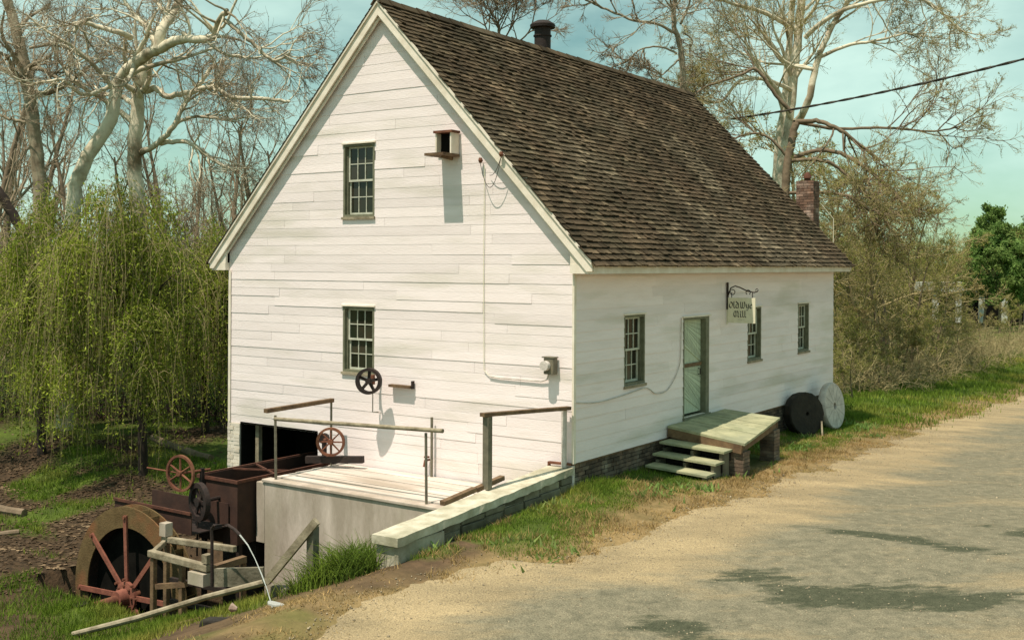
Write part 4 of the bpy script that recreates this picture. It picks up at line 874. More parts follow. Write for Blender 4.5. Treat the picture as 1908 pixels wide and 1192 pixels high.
def limb_tree(name, label, limbs, levels, bark, twig, seed, rough=.02, group=None, leaf=None, twig_limbs=None):
    """limbs: list of (world points, r0, r1, twigs?)"""
    rng = np.random.default_rng(seed); base = limbs[0][0][0]
    t = thing(name, base, label, 'tree', group); bo = Acc(); cr_ = Acc(); lf = Acc()
    for li, (pts, r0, r1, tw) in enumerate(limbs):
        n = max(10, len(pts)*5); p = spline(pts, n); ln = np.linalg.norm(np.diff(p, axis=0), axis=1).sum()
        p[1:] += rng.normal(size=(n-1, 3))*min(r1, .05)*.3; ra = np.linspace(r0, r1, n)*(1+rng.normal(size=n)*.02)
        V, F = tubes(p[None], ra[None], 10); a = Acc(); a.add(V, F); a.build('trunk' if li == 0 else 'limb', bark, t)
        if tw:
            sub = p[int(n*tw[0]):]; sr = ra[int(n*tw[0]):]
            # resample as parents
            lv = [dict(l) for l in levels]; lv[0]['m'] = int(tw[1]*1.15)
            for gi, (pa, rr, k) in enumerate(twiggery(sub[None], sr[None], tw[2], lv, rng)):
                V, F = tubes(pa, rr, k); (bo if gi < 2 else cr_).add(V, F)
                last = pa
            if leaf: V, F, T = leaves(leaf_pts(last, leaf[0], rng), leaf[1], rng, spread=leaf[2]); lf.add(V, F, T)
    bo.build('boughs', bark, t, kind='stuff'); cr_.build('crown', twig, t, kind='stuff')
    if leaf: lf.build('foliage', leaf[3], t, smooth=False, kind='stuff')
    return t
LV = [dict(m=8, ang=.9, lr=1.3, rr=.5, n=10, wig=.17, trop=.02, k=6, rmin=.026), dict(m=6, ang=.75, lr=.65, rr=.55, n=8, wig=.18, trop=.0, k=4, rmin=.014), dict(m=6, ang=.7, lr=.65, rr=.6, n=6, wig=.16, trop=-.02, k=3, rmin=.008), dict(m=4, ang=.5, lr=.8, rr=.7, n=4, wig=.12, trop=-.04, k=3, rmin=.0055)]
def W_(pts, d):   # photo measurements turned into places in the yard, d = metres from the camera (may vary along the limb)
    ds = d if isinstance(d, (list, tuple)) else [d]*len(pts)
    return [at(x, y, q) for (x, y), q in zip(pts, ds)]
def groundbase(px, d, py=None):
    p = at(px, 700, d); return np.array([p[0], p[1], float(H(p[0], p[1]))-.2])

# --- left sycamores
d = 33
b1 = groundbase(120, d)
limb_tree('sycamore_tree', 'huge pale sycamore with one thick S curved limb behind the willow', [
    ([b1]+W_([(135, 420), (150, 320), (205, 225), (222, 150), (262, 110), (298, 88)], [33, 33, 33, 33, 32.5, 32]), .25, .15, (.45, 5, 2.2)),
    (W_([(298, 92), (330, 75), (370, 73), (398, 68), (408, 38), (425, 20)], [32, 31.5, 31, 31, 30.6, 30]), .15, .07, (.2, 8, 2.2)),
    (W_([(296, 92), (303, 55), (325, 20), (345, -30)], [32, 32, 32.5, 33]), .17, .1, (.2, 6, 2.5)),
    (W_([(292, 85), (275, 55), (248, 25), (225, -10)], [32, 32.5, 33, 33]), .09, .05, (.2, 6, 2.2)),
    (W_([(412, 32), (440, 55), (475, 85), (508, 113), (540, 100)], [30.5, 30, 30, 30, 30]), .07, .035, (.1, 10, 1.6)),
    (W_([(245, 70), (220, 60), (180, 50), (150, 42), (138, 60)], [32.5, 32, 32, 31.5, 31.5]), .09, .05, (.1, 8, 1.6)),
    (W_([(222, 150), (190, 168), (150, 175), (118, 150), (65, 157)], [33, 33, 32.5, 32, 32]), .07, .04, (.1, 8, 1.8)),
    (W_([(340, 60), (352, 72), (350, 40), (320, -20)], 31.2), .06, .03, (.1, 5, 1.5))], LV, M('bark_pale'), M('twig_brown'), 1)
d = 38
b2 = groundbase(262, d)
limb_tree('sycamore_tree', 'mottled sycamore trunk standing just right of the S curved limb', [
    ([b2]+W_([(258, 420), (250, 300), (256, 220), (258, 170), (275, 120)], d), .30, .19, (.5, 8, 2.5)),
    (W_([(258, 172), (290, 165), (312, 180), (360, 170), (400, 162), (430, 180), (500, 185), (540, 190)], [38, 37.5, 37, 37, 37, 36.5, 36, 36]), .12, .05, (.25, 13, 1.8)),
    (W_([(262, 285), (290, 270), (320, 240), (345, 190), (370, 160), (400, 120)], [38, 37.5, 37, 37, 37, 37]), .11, .06, (.2, 9, 2)),
    (W_([(300, 268), (350, 265), (400, 300), (440, 320)], [37.5, 37, 36.5, 36]), .09, .05, (.1, 9, 1.8)),
    (W_([(322, 236), (345, 222), (380, 218), (440, 228)], 37), .07, .035, (.1, 8, 1.8)),
    (W_([(250, 230), (200, 190), (150, 160), (120, 130), (125, 125)], [38, 38, 37, 37, 37]), .10, .05, (.1, 9, 2))], LV, M('bark_pale'), M('twig_brown'), 2)
d = 37
b3 = groundbase(60, d)
limb_tree('sycamore_tree', 'leaning dark stemmed tree with a pale top at the left edge', [
    ([b3]+W_([(75, 420), (70, 300), (58, 200), (45, 120), (28, 50), (8, -20)], 37), .26, .16, (.3, 8, 2)),
    (W_([(48, 170), (30, 105), (0, 118), (-30, 130)], 37), .05, .03, None),
    (W_([(55, 90), (95, 84), (130, 92), (175, 110)], 37), .05, .025, (.1, 7, 1.4)),
    (W_([(65, 230), (30, 225), (0, 215), (-30, 205)], 37), .06, .04, (.1, 4, 1.5))], LV, M('bark_grey'), M('twig_brown'), 3)
b4 = groundbase(70, 36)
limb_tree('leaning_tree', 'dark leaning trunk crossing the left edge above the willow', [([b4]+W_([(55, 470), (35, 420), (0, 360), (-40, 310)], 36), .19, .14, None)], LV, M('bark_dark'), M('twig_brown'), 4)

# --- right trees behind the roof
LVu = [dict(m=8, ang=.8, lr=1.3, rr=.5, n=9, wig=.13, trop=.05, k=6, rmin=.028), dict(m=6, ang=.7, lr=.7, rr=.55, n=7, wig=.15, trop=.04, k=4, rmin=.016), dict(m=6, ang=.6, lr=.7, rr=.6, n=6, wig=.15, trop=.04, k=3, rmin=.010), dict(m=5, ang=.5, lr=.7, rr=.7, n=4, wig=.12, trop=.04, k=3, rmin=.0075)]
d = 46; LEAF = (2, .05, .04, M('bud_leaf'))
limb_tree('sycamore_tree', 'tall pale twin trunk sycamore rising behind the brick chimney', [
    ([groundbase(1455, d)]+W_([(1450, 500), (1455, 330), (1468, 240), (1478, 150), (1488, 60), (1497, -40)], d), .26, .16, (.3, 8, 3)),
    ([groundbase(1440, d+1)]+W_([(1440, 480), (1447, 300), (1460, 200), (1470, 80), (1480, -40)], d+1), .18, .12, (.4, 6, 3)),
    (W_([(1480, 235), (1505, 190), (1525, 110), (1550, 50), (1590, -10)], [46, 45, 45, 45, 45]), .17, .09, (.2, 9, 3)),
    (W_([(1480, 235), (1460, 190), (1435, 150), (1400, 110)], [46, 45.5, 45, 45]), .12, .06, (.2, 8, 2.6)),
    (W_([(1470, 50), (1425, 25), (1370, 8), (1310, -5)], [46, 45, 44.5, 44]), .10, .05, (.1, 8, 2.4)),
    (W_([(1530, 105), (1580, 85), (1640, 75), (1690, 60)], [45, 44.5, 44, 44]), .08, .035, (.1, 8, 2.2)),
    (W_([(1500, 70), (1550, 30), (1620, 5), (1720, 0), (1790, 60)], [45, 44, 43.5, 43, 43]), .11, .035, (.2, 12, 2.2)),
    (W_([(1478, 170), (1430, 150), (1380, 150), (1340, 190), (1290, 180)], [46, 45, 45, 44.5, 44]), .09, .04, (.1, 10, 2.2))], LVu, M('bark_pale'), M('twig_olive'), 5, leaf=LEAF)
d = 42
limb_tree('arching_tree', 'dark arching boughed tree drooping right beyond the chimney', [
    ([groundbase(1462, d)]+W_([(1460, 480), (1465, 330), (1478, 250), (1484, 228)], d), .2, .13, None),
    (W_([(1484, 228), (1520, 225), (1560, 240), (1600, 268), (1640, 300)], [42, 41.5, 41, 41, 41]), .10, .05, (.2, 11, 2.4)),
    (W_([(1480, 292), (1530, 280), (1580, 292), (1640, 335), (1680, 375), (1700, 420)], [42, 41.5, 41, 40.5, 40, 40]), .09, .045, (.2, 12, 2.2)),
    (W_([(1475, 300), (1530, 298), (1570, 320), (1620, 370), (1660, 430)], [42, 41, 41, 40, 40]), .08, .04, (.2, 10, 2)),
    (W_([(1470, 360), (1550, 360), (1600, 375), (1640, 415)], [42, 40, 39, 39]), .07, .04, (.2, 10, 2)),
    (W_([(1475, 210), (1440, 170), (1410, 130), (1380, 140), (1310, 165), (1290, 185)], [42, 42, 42, 42, 42, 41]), .08, .035, (.2, 9, 2)),
    (W_([(1484, 228), (1560, 240), (1650, 238), (1740, 245), (1790, 235)], [42, 42, 42, 42, 42]), .07, .025, (.3, 10, 2)),
    (W_([(1465, 290), (1430, 255), (1390, 250), (1350, 270)], [42, 42, 42, 42]), .06, .03, (.2, 8, 2))], LVu, M('bark_brown'), M('twig_olive'), 6, leaf=LEAF)
d = 38
limb_tree('young_tree', 'slender bare tree rising behind the far end of the ridge', [
    ([groundbase(1285, d)]+W_([(1280, 400), (1274, 170), (1268, 90), (1255, 40), (1262, -30)], d), .14, .07, (.6, 6, 1.8)),
    (W_([(1262, 65), (1225, 45), (1180, 38), (1130, 18), (1090, 0)], [38, 37.5, 37, 37, 37]), .055, .03, (.1, 9, 1.7)),
    (W_([(1268, 45), (1280, 20), (1292, -20)], 38), .045, .03, (.1, 4, 1.4)),
    (W_([(1262, 100), (1232, 88), (1195, 92), (1168, 115)], 38), .04, .018, (.1, 7, 1.1)),
    (W_([(1266, 110), (1245, 130), (1228, 145)], 38), .035, .018, (.1, 5, 1)),
    (W_([(1272, 60), (1290, 75), (1285, 90)], 38), .03, .018, (.1, 4, .8))], LVu, M('bark_grey'), M('twig_brown'), 7)
limb_tree('far_tree', 'thin bare treetop showing above the middle of the ridge', [
    ([groundbase(935, 46)]+W_([(935, 300), (932, 90), (928, 40)], 46), .09, .05, (.6, 12, 2.2)),
    (W_([(930, 90), (905, 50), (895, 0)], 46), .04, .02, (.1, 7, 1.6)), (W_([(932, 85), (955, 45), (965, -10)], 46), .04, .02, (.1, 7, 1.6)), (W_([(932, 100), (985, 60), (1000, -5)], 46), .04, .02, (.1, 7, 1.6))], LVu, M('bark_brown'), M('twig_brown'), 8)

# --- generic thicket trees, copied
def bare_tree(name, label, h, seed, bark, twig, leaf=None, group=None, spread=1.0, m1=10):
    rng = np.random.default_rng(seed); t = thing(name, (0, 0, 0), label, 'tree', group); p = walk(np.zeros((1, 3)), np.array([[rng.normal()*.1, rng.normal()*.1, 1.]]), np.array([h*.85]), 12, .06, .08, rng)
    ra = (h*.014*np.linspace(1, .25, 12))[None]; V, F = tubes(p, ra, 8); a = Acc(); a.add(V, F); a.build('trunk', bark, t)
    lv = [dict(m=m1, ang=.75*spread, lr=.45, rr=.55, n=8, wig=.16, trop=.10, k=5, rmin=.02, t0=.12), dict(m=6, ang=.7, lr=.5, rr=.6, n=6, wig=.22, trop=.06, k=4, rmin=.013), dict(m=6, ang=.7, lr=.55, rr=.6, n=5, wig=.22, trop=.05, k=3, rmin=.010), dict(m=4, ang=.6, lr=.6, rr=.7, n=3, wig=.2, trop=.05, k=3, rmin=.008)]
    c = Acc()
    for (pa, rr, k) in twiggery(p, ra, h, lv, rng): V, F = tubes(pa, rr, k); c.add(V, F)
    c.build('crown', twig, t, kind='stuff')
    if leaf: V, F, T = leaves(leaf_pts(pa, leaf[0], rng), leaf[1], rng, spread=leaf[2]); l_ = Acc(); l_.add(V, F, T); l_.build('foliage', leaf[3], t, smooth=False, kind='stuff')
    return t
def copy_thing(o, loc, rz, sc, label=None):
    c = o.copy(); COL.objects.link(c); c.location = loc; c.rotation_euler = (0, 0, rz); c.scale = (sc, sc, sc)
    if label: c['label'] = label
    for chd in list(o.children):
        k = chd.copy(); COL.objects.link(k); k.parent = c
    return c
def scatter(protos, spots):
    used = set()
    for i, (px, dd, sc, which) in enumerate(spots):
        p = groundbase(px, dd); o = protos[which]; rz = rnd.uniform(0, 6.28)
        if which in used: copy_thing(o, p, rz, sc)
        else: used.add(which); o.location = p; o.rotation_euler = (0, 0, rz); o.scale = (sc, sc, sc)
GT = 'bare trees massed in the thicket'
pr = [bare_tree('thicket_tree', 'tall bare brown tree in the thicket behind the sycamores', 14.5, 31, M('bark_brown'), M('twig_brown'), group=GT+' on the left'),
      bare_tree('thicket_tree', 'bushy bare brown tree in the thicket behind the willow', 8, 32, M('bark_brown'), M('twig_brown'), group=GT+' on the left', spread=1.3, m1=13),
      bare_tree('scrub_tree', 'budding olive scrub tree in the tangle right of the mill', 7, 33, M('bark_brown'), M('twig_olive'), (3, .06, .04, M('bud_leaf')), group='scrub trees right of the mill', spread=1.3, m1=14),
      bare_tree('scrub_tree', 'low budding scrub bush in the tangle right of the mill', 4, 34, M('bark_brown'), M('twig_olive'), (3, .06, .04, M('bud_leaf')), group='scrub bushes right of the mill', spread=1.6, m1=16),
      bare_tree('leafy_tree', 'dense green leafy tree at the right edge behind the white shed', 7, 35, M('bark_brown'), M('twig_olive'), (9, .22, .10, M('green_leaf')), group='leafy green trees at the right edge', spread=1.2, m1=14)]
sp = []
for px, dd, s in ((-40, 44, 1.1), (40, 50, .9), (160, 55, 1.0), (230, 50, .8), (380, 56, .9), (430, 48, .8), (470, 60, 1.0), (520, 66, .95), (560, 70, .9), (10, 62, 1.2), (330, 66, 1.1)): sp.append((px, dd, s, 0))
for px, dd, s in ((60, 60, 1.25), (310, 52, .9), (450, 62, 1.1)): sp.append((px, dd, s, 0))
for px, dd, s in ((-20, 36, 1), (60, 40, 1.0), (140, 37, .9), (210, 41, .9), (280, 39, .9), (340, 38, .85), (400, 41, .9), (450, 44, .9), (100, 48, 1.1), (250, 50, 1.1), (380, 50, 1.1), (500, 52, 1.0)): sp.append((px, dd, s, 1))
for px, dd, s in ((1575, 44, .95), (1620, 46, 1.05), (1660, 45, .9), (1700, 50, .9), (1735, 52, .8), (1590, 54, 1.3), (1650, 56, 1.25), (1700, 62, 1.0), (1500, 50, 1.2), (1400, 55, 1.3), (1330, 56, 1.2)): sp.append((px, dd, s, 2))
for px, dd, s in ((1330, 52, 1.7), (1390, 50, 1.5), (1540, 50, 1.75), (1600, 52, 1.7), (1655, 54, 1.6), (1705, 58, 1.3)): sp.append((px, dd, s, 2))
for px, dd, s in ((1572, 39.5, .8), (1605, 41, .9), (1640, 42, .9), (1680, 43, .85), (1715, 46, .85), (1750, 49, .8), (1790, 56, .7), (1830, 66, .7), (1880, 72, .8), (1590, 37, .5)): sp.append((px, dd, s, 3))
for px, dd, s in ((1832, 92, 1.15), (1862, 84, 1.1), (1900, 88, 1.2), (1945, 80, 1.2), (1812, 100, 1.0), (1850, 110, 1.55), (1910, 118, 1.5)): sp.append((px, dd, s, 4))
scatter(pr, sp)

# willows
def willow(c, h, R, nst, seed, label, trunk_px=None, lean=(0, 0)):
    rng = np.random.default_rng(seed); t = thing('willow_tree', c, label, 'tree', 'green weeping willows left of the mill'); c = np.array(c)
    top = c+np.array([lean[0], lean[1], h*.55]); tp = spline([c-[0, 0, .2], c+[-.1, 0, h*.2], c+[lean[0]*.6, lean[1]*.6, h*.4], top], 12)[None]; ra = np.linspace(.13, .07, 12)[None]
    V, F = tubes(tp, ra, 9); a = Acc(); a.add(V, F); a.build('trunk', M('bark_dark'), t)
    lv = [dict(m=9, ang=.7, lr=.55, rr=.6, n=8, wig=.16, trop=.12, k=5, rmin=.03, t0=.5), dict(m=5, ang=.7, lr=.6, rr=.55, n=7, wig=.2, trop=.02, k=4, rmin=.014)]
    tw = twiggery(tp, ra, h*.62, lv, rng); br = Acc()
    for pa, rr, k in tw: V, F = tubes(pa, rr, k); br.add(V, F)
    br.build('branches', M('bark_dark'), t, kind='stuff')
    # hanging strands start on a lumpy dome
    nc = 46; cu = rng.random(nc)**.6; cq = rng.random(nc)*2*np.pi; cR = rng.uniform(.3, .75, nc); cz = c[2]+h*(.30+.66*np.sqrt(np.clip(1-cu**2, 0, 1))*rng.uniform(.45, 1.0, nc))
    ci = rng.integers(0, nc, nst); q = rng.random(nst)*2*np.pi; u = rng.random(nst)**.5; n = 11
    P = np.stack([c[0]+lean[0]+R*.85*cu[ci]*np.cos(cq[ci])+cR[ci]*u*np.cos(q), c[1]+lean[1]+R*.85*cu[ci]*np.sin(cq[ci])+cR[ci]*u*np.sin(q), cz[ci]-.35*u**2+rng.normal(size=nst)*.22], 1); zt = P[:, 2]
    ln = np.clip((zt-c[2])*(rng.random(nst)**1.6*.8+.12)*rng.uniform(.5, 1.2, nc)[ci], .4, 6.2)
    D = np.stack([np.cos(q)*.9, np.sin(q)*.9, np.full(nst, .6)], 1)*rng.uniform(.3, 1.2, (nst, 1))+rng.normal(size=(nst, 3))*.35
    path = np.empty((nst, n, 3)); path[:, 0] = P-D*.3; dd = unit(D); st = (ln/(n-1))[:, None]
    for i in range(1, n): dd = unit(dd+np.array([0, 0, -.75])+rng.normal(size=(nst, 3))*.11); path[:, i] = path[:, i-1]+dd*st
    V, F = tubes(path, np.broadcast_to(np.linspace(.006, .003, n), (nst, n)), 3); sa = Acc(); sa.add(V, F); sa.build('hanging_twigs', M('twig_olive'), t, kind='stuff')
    dn = rng.uniform(.2, 1.4, nc)[ci]; lp = leaf_pts(path, 64, rng); kp = rng.random(len(lp)) < np.repeat(dn, 64)*.8; V, F, T = leaves(lp[kp], .105, rng, droop=1.1, asp=.32, spread=.075); T = T*np.repeat(np.repeat(rng.uniform(.6, 1.3, nc)[ci], 64)[kp], 4); la = Acc(); la.add(V, F, T); la.build('foliage', M('willow_leaf'), t, smooth=False, kind='stuff')
willow(groundbase(268, 28.0), 8.7, 2.3, 1150, 41, 'green weeping willow with a dark crooked trunk nearest the mill', lean=(-.6, -.2))
willow(groundbase(80, 30.5), 7.9, 2.7, 1150, 42, 'broad green weeping willow at the left edge', lean=(0, 0))
willow(groundbase(385, 33), 7.0, 1.7, 1200, 43, 'smaller yellow green willow touching the left corner of the mill', lean=(0, 0))

# ------------------------------------------------------------------ ground cover
def blades(n, region, mask, hgt, m, name, label, rng, wd=.010, lean=.35, tone=(.6, 1.4), height_fn=None):
    x = rng.uniform(region[0], region[1], n); y = rng.uniform(region[2], region[3], n); keep = rng.random(n) < mask(x, y); x, y = x[keep], y[keep]; n = len(x)
    z = H(x, y)-.01; h = hgt*rng.uniform(.45, 1.25, n)
    if height_fn is not None: h = h*height_fn(x, y)
    a = rng.random(n)*2*np.pi; dx, dy = np.cos(a)*wd, np.sin(a)*wd; lx = rng.normal(size=n)*lean*h; ly = rng.normal(size=n)*lean*h
    V = np.stack([np.stack([x-dx, y-dy, z], 1), np.stack([x+dx, y+dy, z], 1), np.stack([x+lx, y+ly, z+h], 1)], 1).reshape(-1, 3); F = np.arange(n*3).reshape(n, 3)
    o = npmesh(name, V, F, m, np.repeat(rng.uniform(*tone, n), 3), kind='stuff', label=label, category='grass'); return o
rg = np.random.default_rng(77)
house = lambda x, y: (x > -8.9) & (x < .03) & (y > -2.05) & (y < 13.7)
wingm = lambda x, y: (x > -.45) & (x < .07) & (y > -4.7) & (y < 0)
pit = lambda x, y: (x > -8.8) & (x < -3.5) & (y > -4.6) & (y < -1.5)
free = lambda x, y: ~(((x < 1.5) & (y > 3.3) & (y < 6.0)) | house(x, y) | wingm(x, y) | pit(x, y))
off = lambda x, y: x < road_edge(y)+.02+.55*rg.random(len(x))**3
cl = lambda x, y: .25+.95*sm(.35, .65, vnoise(x, y, .45, 31))
blades(150000, (-.1, 2.6, -5, 16), lambda x, y: free(x, y)*grass_mask(x, y)*off(x, y)*cl(x, y), .085, M('grass'), 'verge_grass', 'green grass strip between the long wall and the road', rg, .007, height_fn=lambda x, y: .6+1.6*sm(.9, .1, x)*vnoise(x, y, .8, 32))
blades(90000, (-6, 3.2, 13.6, 46), lambda x, y: free(x, y)*np.clip(grass_mask(x, y)+.3, 0, 1)*off(x, y)*cl(x, y), .16, M('grass'), 'meadow_grass', 'rough green grass beyond the far end of the mill', rg, .016)
blades(110000, (-1.5, 3.0, -8.5, 22), lambda x, y: free(x, y)*straw_mask(x, y)*off(x, y)*sm(.3, .6, vnoise(x, y, .35, 33)), .05, M('straw'), 'straw_grass', 'dry straw coloured grass along the edge of the dirt road', rg, .008, lean=.9)
blades(120000, (-9, -.6, -9, -4.3), lambda x, y: free(x, y)*np.clip(grass_mask(x, y)+.25*sm(-1.5, -4, x), 0, 1)*cl(x, y)*sm(-.8, -2.2, x+.4*vnoise(x, y, .7, 36)), .13, M('grass'), 'bank_grass', 'grass on the bank in front of the water wheel', rg, .008)
blades(120000, (-20, -8.6, -9, 9), lambda x, y: free(x, y)*grass_mask(x, y)*cl(x, y), .13, M('grass'), 'glade_grass', 'patchy grass under the willows', rg, .012)
blades(45000, (-.1, 2.2, -5, 14), lambda x, y: free(x, y)*off(x, y)*sm(.45, .75, vnoise(x, y, .3, 51))*.8, .10, M('straw'), 'dead_grass', 'dead pale grass stems mixed into the green verge', rg, .006, lean=.6)
blades(5000, (-.1, 2.0, -5, 14), lambda x, y: free(x, y)*off(x, y)*sm(.6, .8, vnoise(x, y, .5, 52)), .12, M('green_leaf'), 'weeds', 'broad leaved weeds in the green verge', rg, .03, lean=.7)
# tall tuft against the concrete face
x_ = rg.normal(-1.0, .5, 3200); y_ = rg.normal(-4.62, .26, 3200); k_ = ~wingm(x_, y_) & (x_ < -.22); x_, y_ = x_[k_], y_[k_]; n_ = len(x_)
N5 = 5; h_ = rg.uniform(.22, .78, n_)*np.exp(-((x_+.8)/1.1)**2); dr_ = rg.normal(size=(n_, 2))*.35; tt = np.linspace(0, 1, N5)[None, :, None]
base_ = np.stack([x_, y_, H(x_, y_)-.05], 1)[:, None, :]; pa = base_+np.concatenate([dr_[:, None, :]*tt**2*h_[:, None, None], (h_[:, None, None]*tt*(1-.25*tt))], 2)
V, F = tubes(pa, np.broadcast_to(np.linspace(.009, .0015, N5), (n_, N5)), 3)
tag(npmesh('grass_tuft', V, F, M('grass'), np.repeat(rg.uniform(.5, 1.5, n_), N5*3), kind='stuff'), 'tall green grass tuft at the end of the coping against the concrete', 'grass')
# leaf litter
n_ = 26000; x_ = rg.uniform(-22, -8.2, n_); y_ = rg.uniform(-9, 8, n_); k_ = rg.random(n_) < (1.1-grass_mask(x_, y_)); x_, y_ = x_[k_], y_[k_]
C_l = np.stack([x_, y_, H(x_, y_)+.02], 1); V, F, T = leaves(C_l, .12, rg, asp=.7, spread=.012); V[:, 2] = np.maximum(V[:, 2]*.3+np.repeat(C_l[:, 2], 4)*.7, np.repeat(C_l[:, 2], 4)-.01)
tag(npmesh('leaf_litter', V, F, M('litter'), T, kind='stuff'), 'brown fallen leaves scattered on the ground under the willows', 'leaf litter')
# pebbles
n_ = 26000; x_ = rg.uniform(.3, 8.5, n_); y_ = rg.uniform(-8.5, 14, n_); k_ = (x_ > road_edge(y_)-.3) & (rg.random(n_) < .25+.75*sm(1.6, 0, x_-road_edge(y_))); x_, y_ = x_[k_], y_[k_]; n_ = len(x_)
s_ = rg.uniform(.004, .015, n_)*np.where(rg.random(n_) < .03, 1.8, 1); oc = np.array([[1, 0, 0], [0, 1, 0], [-1, 0, 0], [0, -1, 0], [0, 0, 1], [0, 0, -.6]], float)
V = (np.stack([x_, y_, H(x_, y_)+.012], 1)[:, None, :]+oc[None]*s_[:, None, None]*rg.uniform(.6, 1.3, (n_, 6, 1))).reshape(-1, 3)
ft = np.array([[0, 1, 4], [1, 2, 4], [2, 3, 4], [3, 0, 4], [1, 0, 5], [2, 1, 5], [3, 2, 5], [0, 3, 5]]); F = (np.arange(n_)[:, None, None]*6+ft[None]).reshape(-1, 3)
tag(npmesh('pebbles', V, F, M('gravel_stone'), np.repeat(rg.uniform(.6, 1.3, n_), 6), kind='stuff'), 'small loose pebbles scattered over the dirt road', 'pebbles')
# fallen logs on the left
for (x_, y_, a_, l_, r_, lb) in ((-14.2, -2.2, .3, 1.8, .10, 'dark fallen log lying among leaves at the left edge'), (-14.8, 3.6, -.2, 3.4, .11, 'long fallen log in the grass behind the willow trunk'), (-12.4, -3.2, 1.0, 1.0, .06, 'short broken branch on the leaf litter')):
    p0 = Vector((x_-math.cos(a_)*l_/2, y_-math.sin(a_)*l_/2, 0)); p1 = Vector((x_+math.cos(a_)*l_/2, y_+math.sin(a_)*l_/2, 0)); pts = []
    for i in range(6): p = p0.lerp(p1, i/5); pts.append((p.x, p.y+rnd.uniform(-.04, .04), float(H(p.x, p.y))+r_*.6))
    b = MB(); b.tube(pts, [r_*rnd.uniform(.8, 1.1) for _ in pts], 8); tag(b.build('fallen_log', M('bark_brown'), smooth=True), lb, 'log', 'fallen logs')
# far white shed, fence posts, far wood
sc_ = at(1810, 540, 96); sh = thing('far_shed', (sc_[0], sc_[1], -1.2), 'long low white shed far off between the scrub and green trees', 'shed')
ux = Vector((r2[0], r2[1], 0)).normalized(); uy = Vector((fw[0], fw[1], 0)).normalized(); o_ = Vector((sc_[0], sc_[1], 0))
def obox(mb, a0, a1, d0, d1, z0, z1): mb.hexa([o_+ux*a0+uy*d0+Vector((0, 0, z0)), o_+ux*a1+uy*d0+Vector((0, 0, z0)), o_+ux*a1+uy*d1+Vector((0, 0, z0)), o_+ux*a0+uy*d1+Vector((0, 0, z0)), o_+ux*a0+uy*d0+Vector((0, 0, z1)), o_+ux*a1+uy*d0+Vector((0, 0, z1)), o_+ux*a1+uy*d1+Vector((0, 0, z1)), o_+ux*a0+uy*d1+Vector((0, 0, z1))]); return mb
obox(MB(), -3.5, 7, 0, 3, -1.5, 1.2).build('wall', M('dark_inside'), sh); obox(MB(), -3.8, 7.3, -.3, 3.3, 1.2, 2.0).build('roof', M('roofing_tin'), sh)
for a in (-3.4, -1.4, .6, 2.6, 4.6, 6.4): obox(MB(), a, a+.5, -.12, -.01, -1.5, 1.19).build('post', M('roofing_tin'), sh)
rng = np.random.default_rng(91)
for (a0, a1, dmin, dmax, hh, n_, m_, lb) in ((-400, 760, 75, 110, 6.0, 1500, 'twig_brown', 'far bare brown wood behind the left trees'), (1250, 2300, 100, 150, 7.0, 1500, 'bud_leaf', 'far budding wood closing the view on the right')):
    px = rng.uniform(a0, a1, n_); dd = rng.uniform(dmin, dmax, n_); P = CAM[None]+(fw[None]*FPX+r2[None]*(px-954)[:, None]-u2[None]*(700-596-SHY))*(dd/FPX)[:, None]; P[:, 2] = -1.6
    p = walk(P, np.stack([rng.normal(size=n_)*.12, rng.normal(size=n_)*.12, np.ones(n_)], 1), hh*rng.uniform(.5, 1.1, n_), 6, .08, .1, rng); ra = np.linspace(.10, .03, 6)[None]*np.ones((n_, 1))
    A = Acc(); V, F = tubes(p, ra, 3); A.add(V, F)
    for pa, rr, k in twiggery(p, ra, 3.2, [dict(m=9, ang=.7, lr=.8, rr=.6, n=4, wig=.2, trop=.08, k=3, rmin=.028, t0=.05), dict(m=6, ang=.7, lr=.6, rr=.7, n=3, wig=.2, trop=.06, k=3, rmin=.022)], rng): V, F = tubes(pa, rr, k); A.add(V, F)
    tag(A.build('far_wood', M(m_), kind='stuff'), lb, 'wood')
# dry brambles between scrub and verge
px = rng.uniform(1560, 2000, 1100); dd = rng.uniform(38, 62, 1100)*(1+.15*(px-1560)/440); P = CAM[None]+(fw[None]*FPX+r2[None]*(px-954)[:, None]-u2[None]*(700-596-SHY))*(dd/FPX)[:, None]
k_ = P[:, 0] < road_edge(P[:, 1])-2.2-1.2*vnoise(P[:, 0], P[:, 1], 4, 3); P = P[k_]; P[:, 2] = H(P[:, 0], P[:, 1]); n_ = len(P)
p = walk(P, rng.normal(size=(n_, 3))*.5+[0, 0, 1], rng.uniform(.7, 2.0, n_), 7, .25, -.12, rng); A = Acc(); ra = np.linspace(.012, .006, 7)[None]*np.ones((n_, 1)); V, F = tubes(p, ra, 3); A.add(V, F)
for pa, rr, k in twiggery(p, ra, 1.0, [dict(m=8, ang=.8, lr=.7, rr=.8, n=4, wig=.3, trop=-.05, k=3, rmin=.007, t0=.1), dict(m=3, ang=.8, lr=.6, rr=.8, n=3, wig=.3, trop=-.05, k=3, rmin=.006, t0=.1)], rng): V, F = tubes(pa, rr, k); A.add(V, F)
tag(A.build('brambles', M('twig_olive'), kind='stuff'), 'tangled brown brambles along the far side of the grass verge', 'brambles')

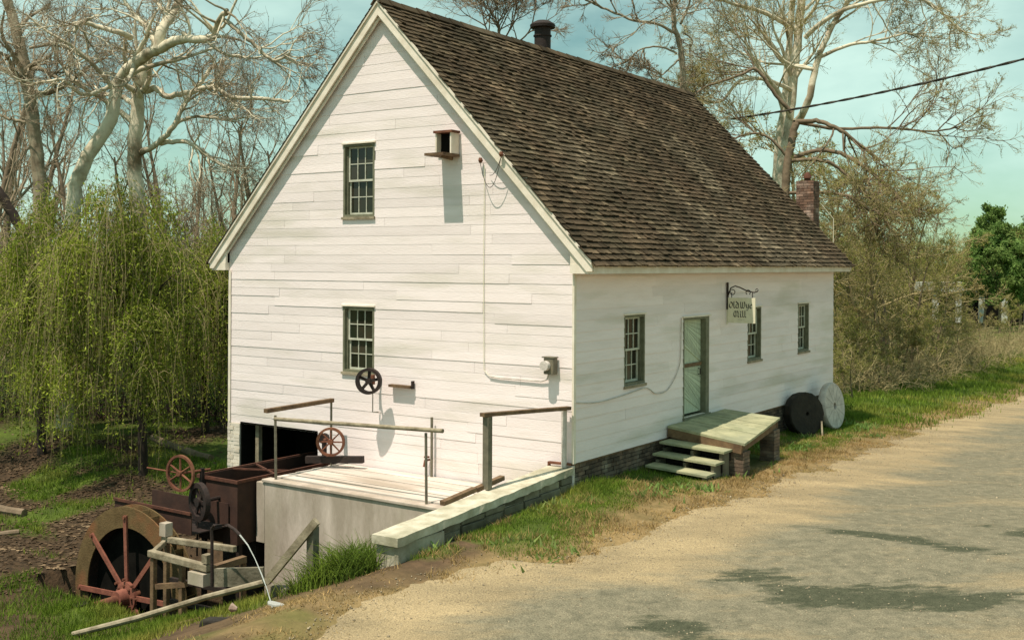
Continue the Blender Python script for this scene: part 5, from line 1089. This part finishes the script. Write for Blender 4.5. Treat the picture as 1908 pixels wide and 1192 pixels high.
# overhead cable: from a pole off to the right, past the roof to the trees behind
a_, b_ = Vector(at(2150, 45, 30)), Vector(at(1362, 222, 44)); n_ = 60
pts = [a_.lerp(b_, i/n_)-Vector((0, 0, .25*4*(i/n_)*(1-i/n_))) for i in range(n_+1)]
t = thing('overhead_cable', b_, 'thick twisted black cable crossing the sky at the right', 'cable')
for s_ in (0, math.pi):
    b = MB(); q = [p+Vector((0, .018*math.cos(i*1.1+s_), .018*math.sin(i*1.1+s_))) for i, p in enumerate(pts)]; b.tube(q, .030, 6); b.build('strand', M('cable_black'), t, smooth=True)
b = MB(); b.tube([at(1530, 380, 34.5), at(1553, 408, 34.5), at(1553, 430, 34.5), at(1551, 520, 34.5)], .011, 6); tag(b.build('guy_wire', M('sign_board')), 'pale bent wire beside the chimney at the far eave', 'wire')

px = rng.uniform(-160, 425, 1500); dd = rng.uniform(34, 46, 1500); P = CAM[None]+(fw[None]*FPX+r2[None]*(px-954)[:, None]-u2[None]*(700-596-SHY))*(dd/FPX)[:, None]; P[:, 2] = H(P[:, 0], P[:, 1]); n_ = len(P)
p = walk(P, rng.normal(size=(n_, 3))*.4+[0, 0, 1], rng.uniform(.6, 2.6, n_), 7, .2, -.05, rng); A = Acc(); V, F = tubes(p, np.linspace(.014, .006, 7)[None]*np.ones((n_, 1)), 3); A.add(V, F)
for pa, rr, k in twiggery(p, np.linspace(.014, .006, 7)[None]*np.ones((n_, 1)), 1.2, [dict(m=7, ang=.8, lr=.7, rr=.8, n=4, wig=.3, trop=-.02, k=3, rmin=.007, t0=.1), dict(m=3, ang=.8, lr=.6, rr=.8, n=3, wig=.3, trop=-.02, k=3, rmin=.006, t0=.1)], rng): V, F = tubes(pa, rr, k); A.add(V, F)
tag(A.build('undergrowth', M('bark_dark'), kind='stuff'), 'dark tangled undergrowth behind the willows', 'undergrowth')
V, F, T = leaves(leaf_pts(pa, 2, rng), .08, rng, spread=.05); tag(npmesh('undergrowth', V, F, M('green_leaf'), T, kind='stuff'), 'small green leaves of the undergrowth behind the willows', 'undergrowth')
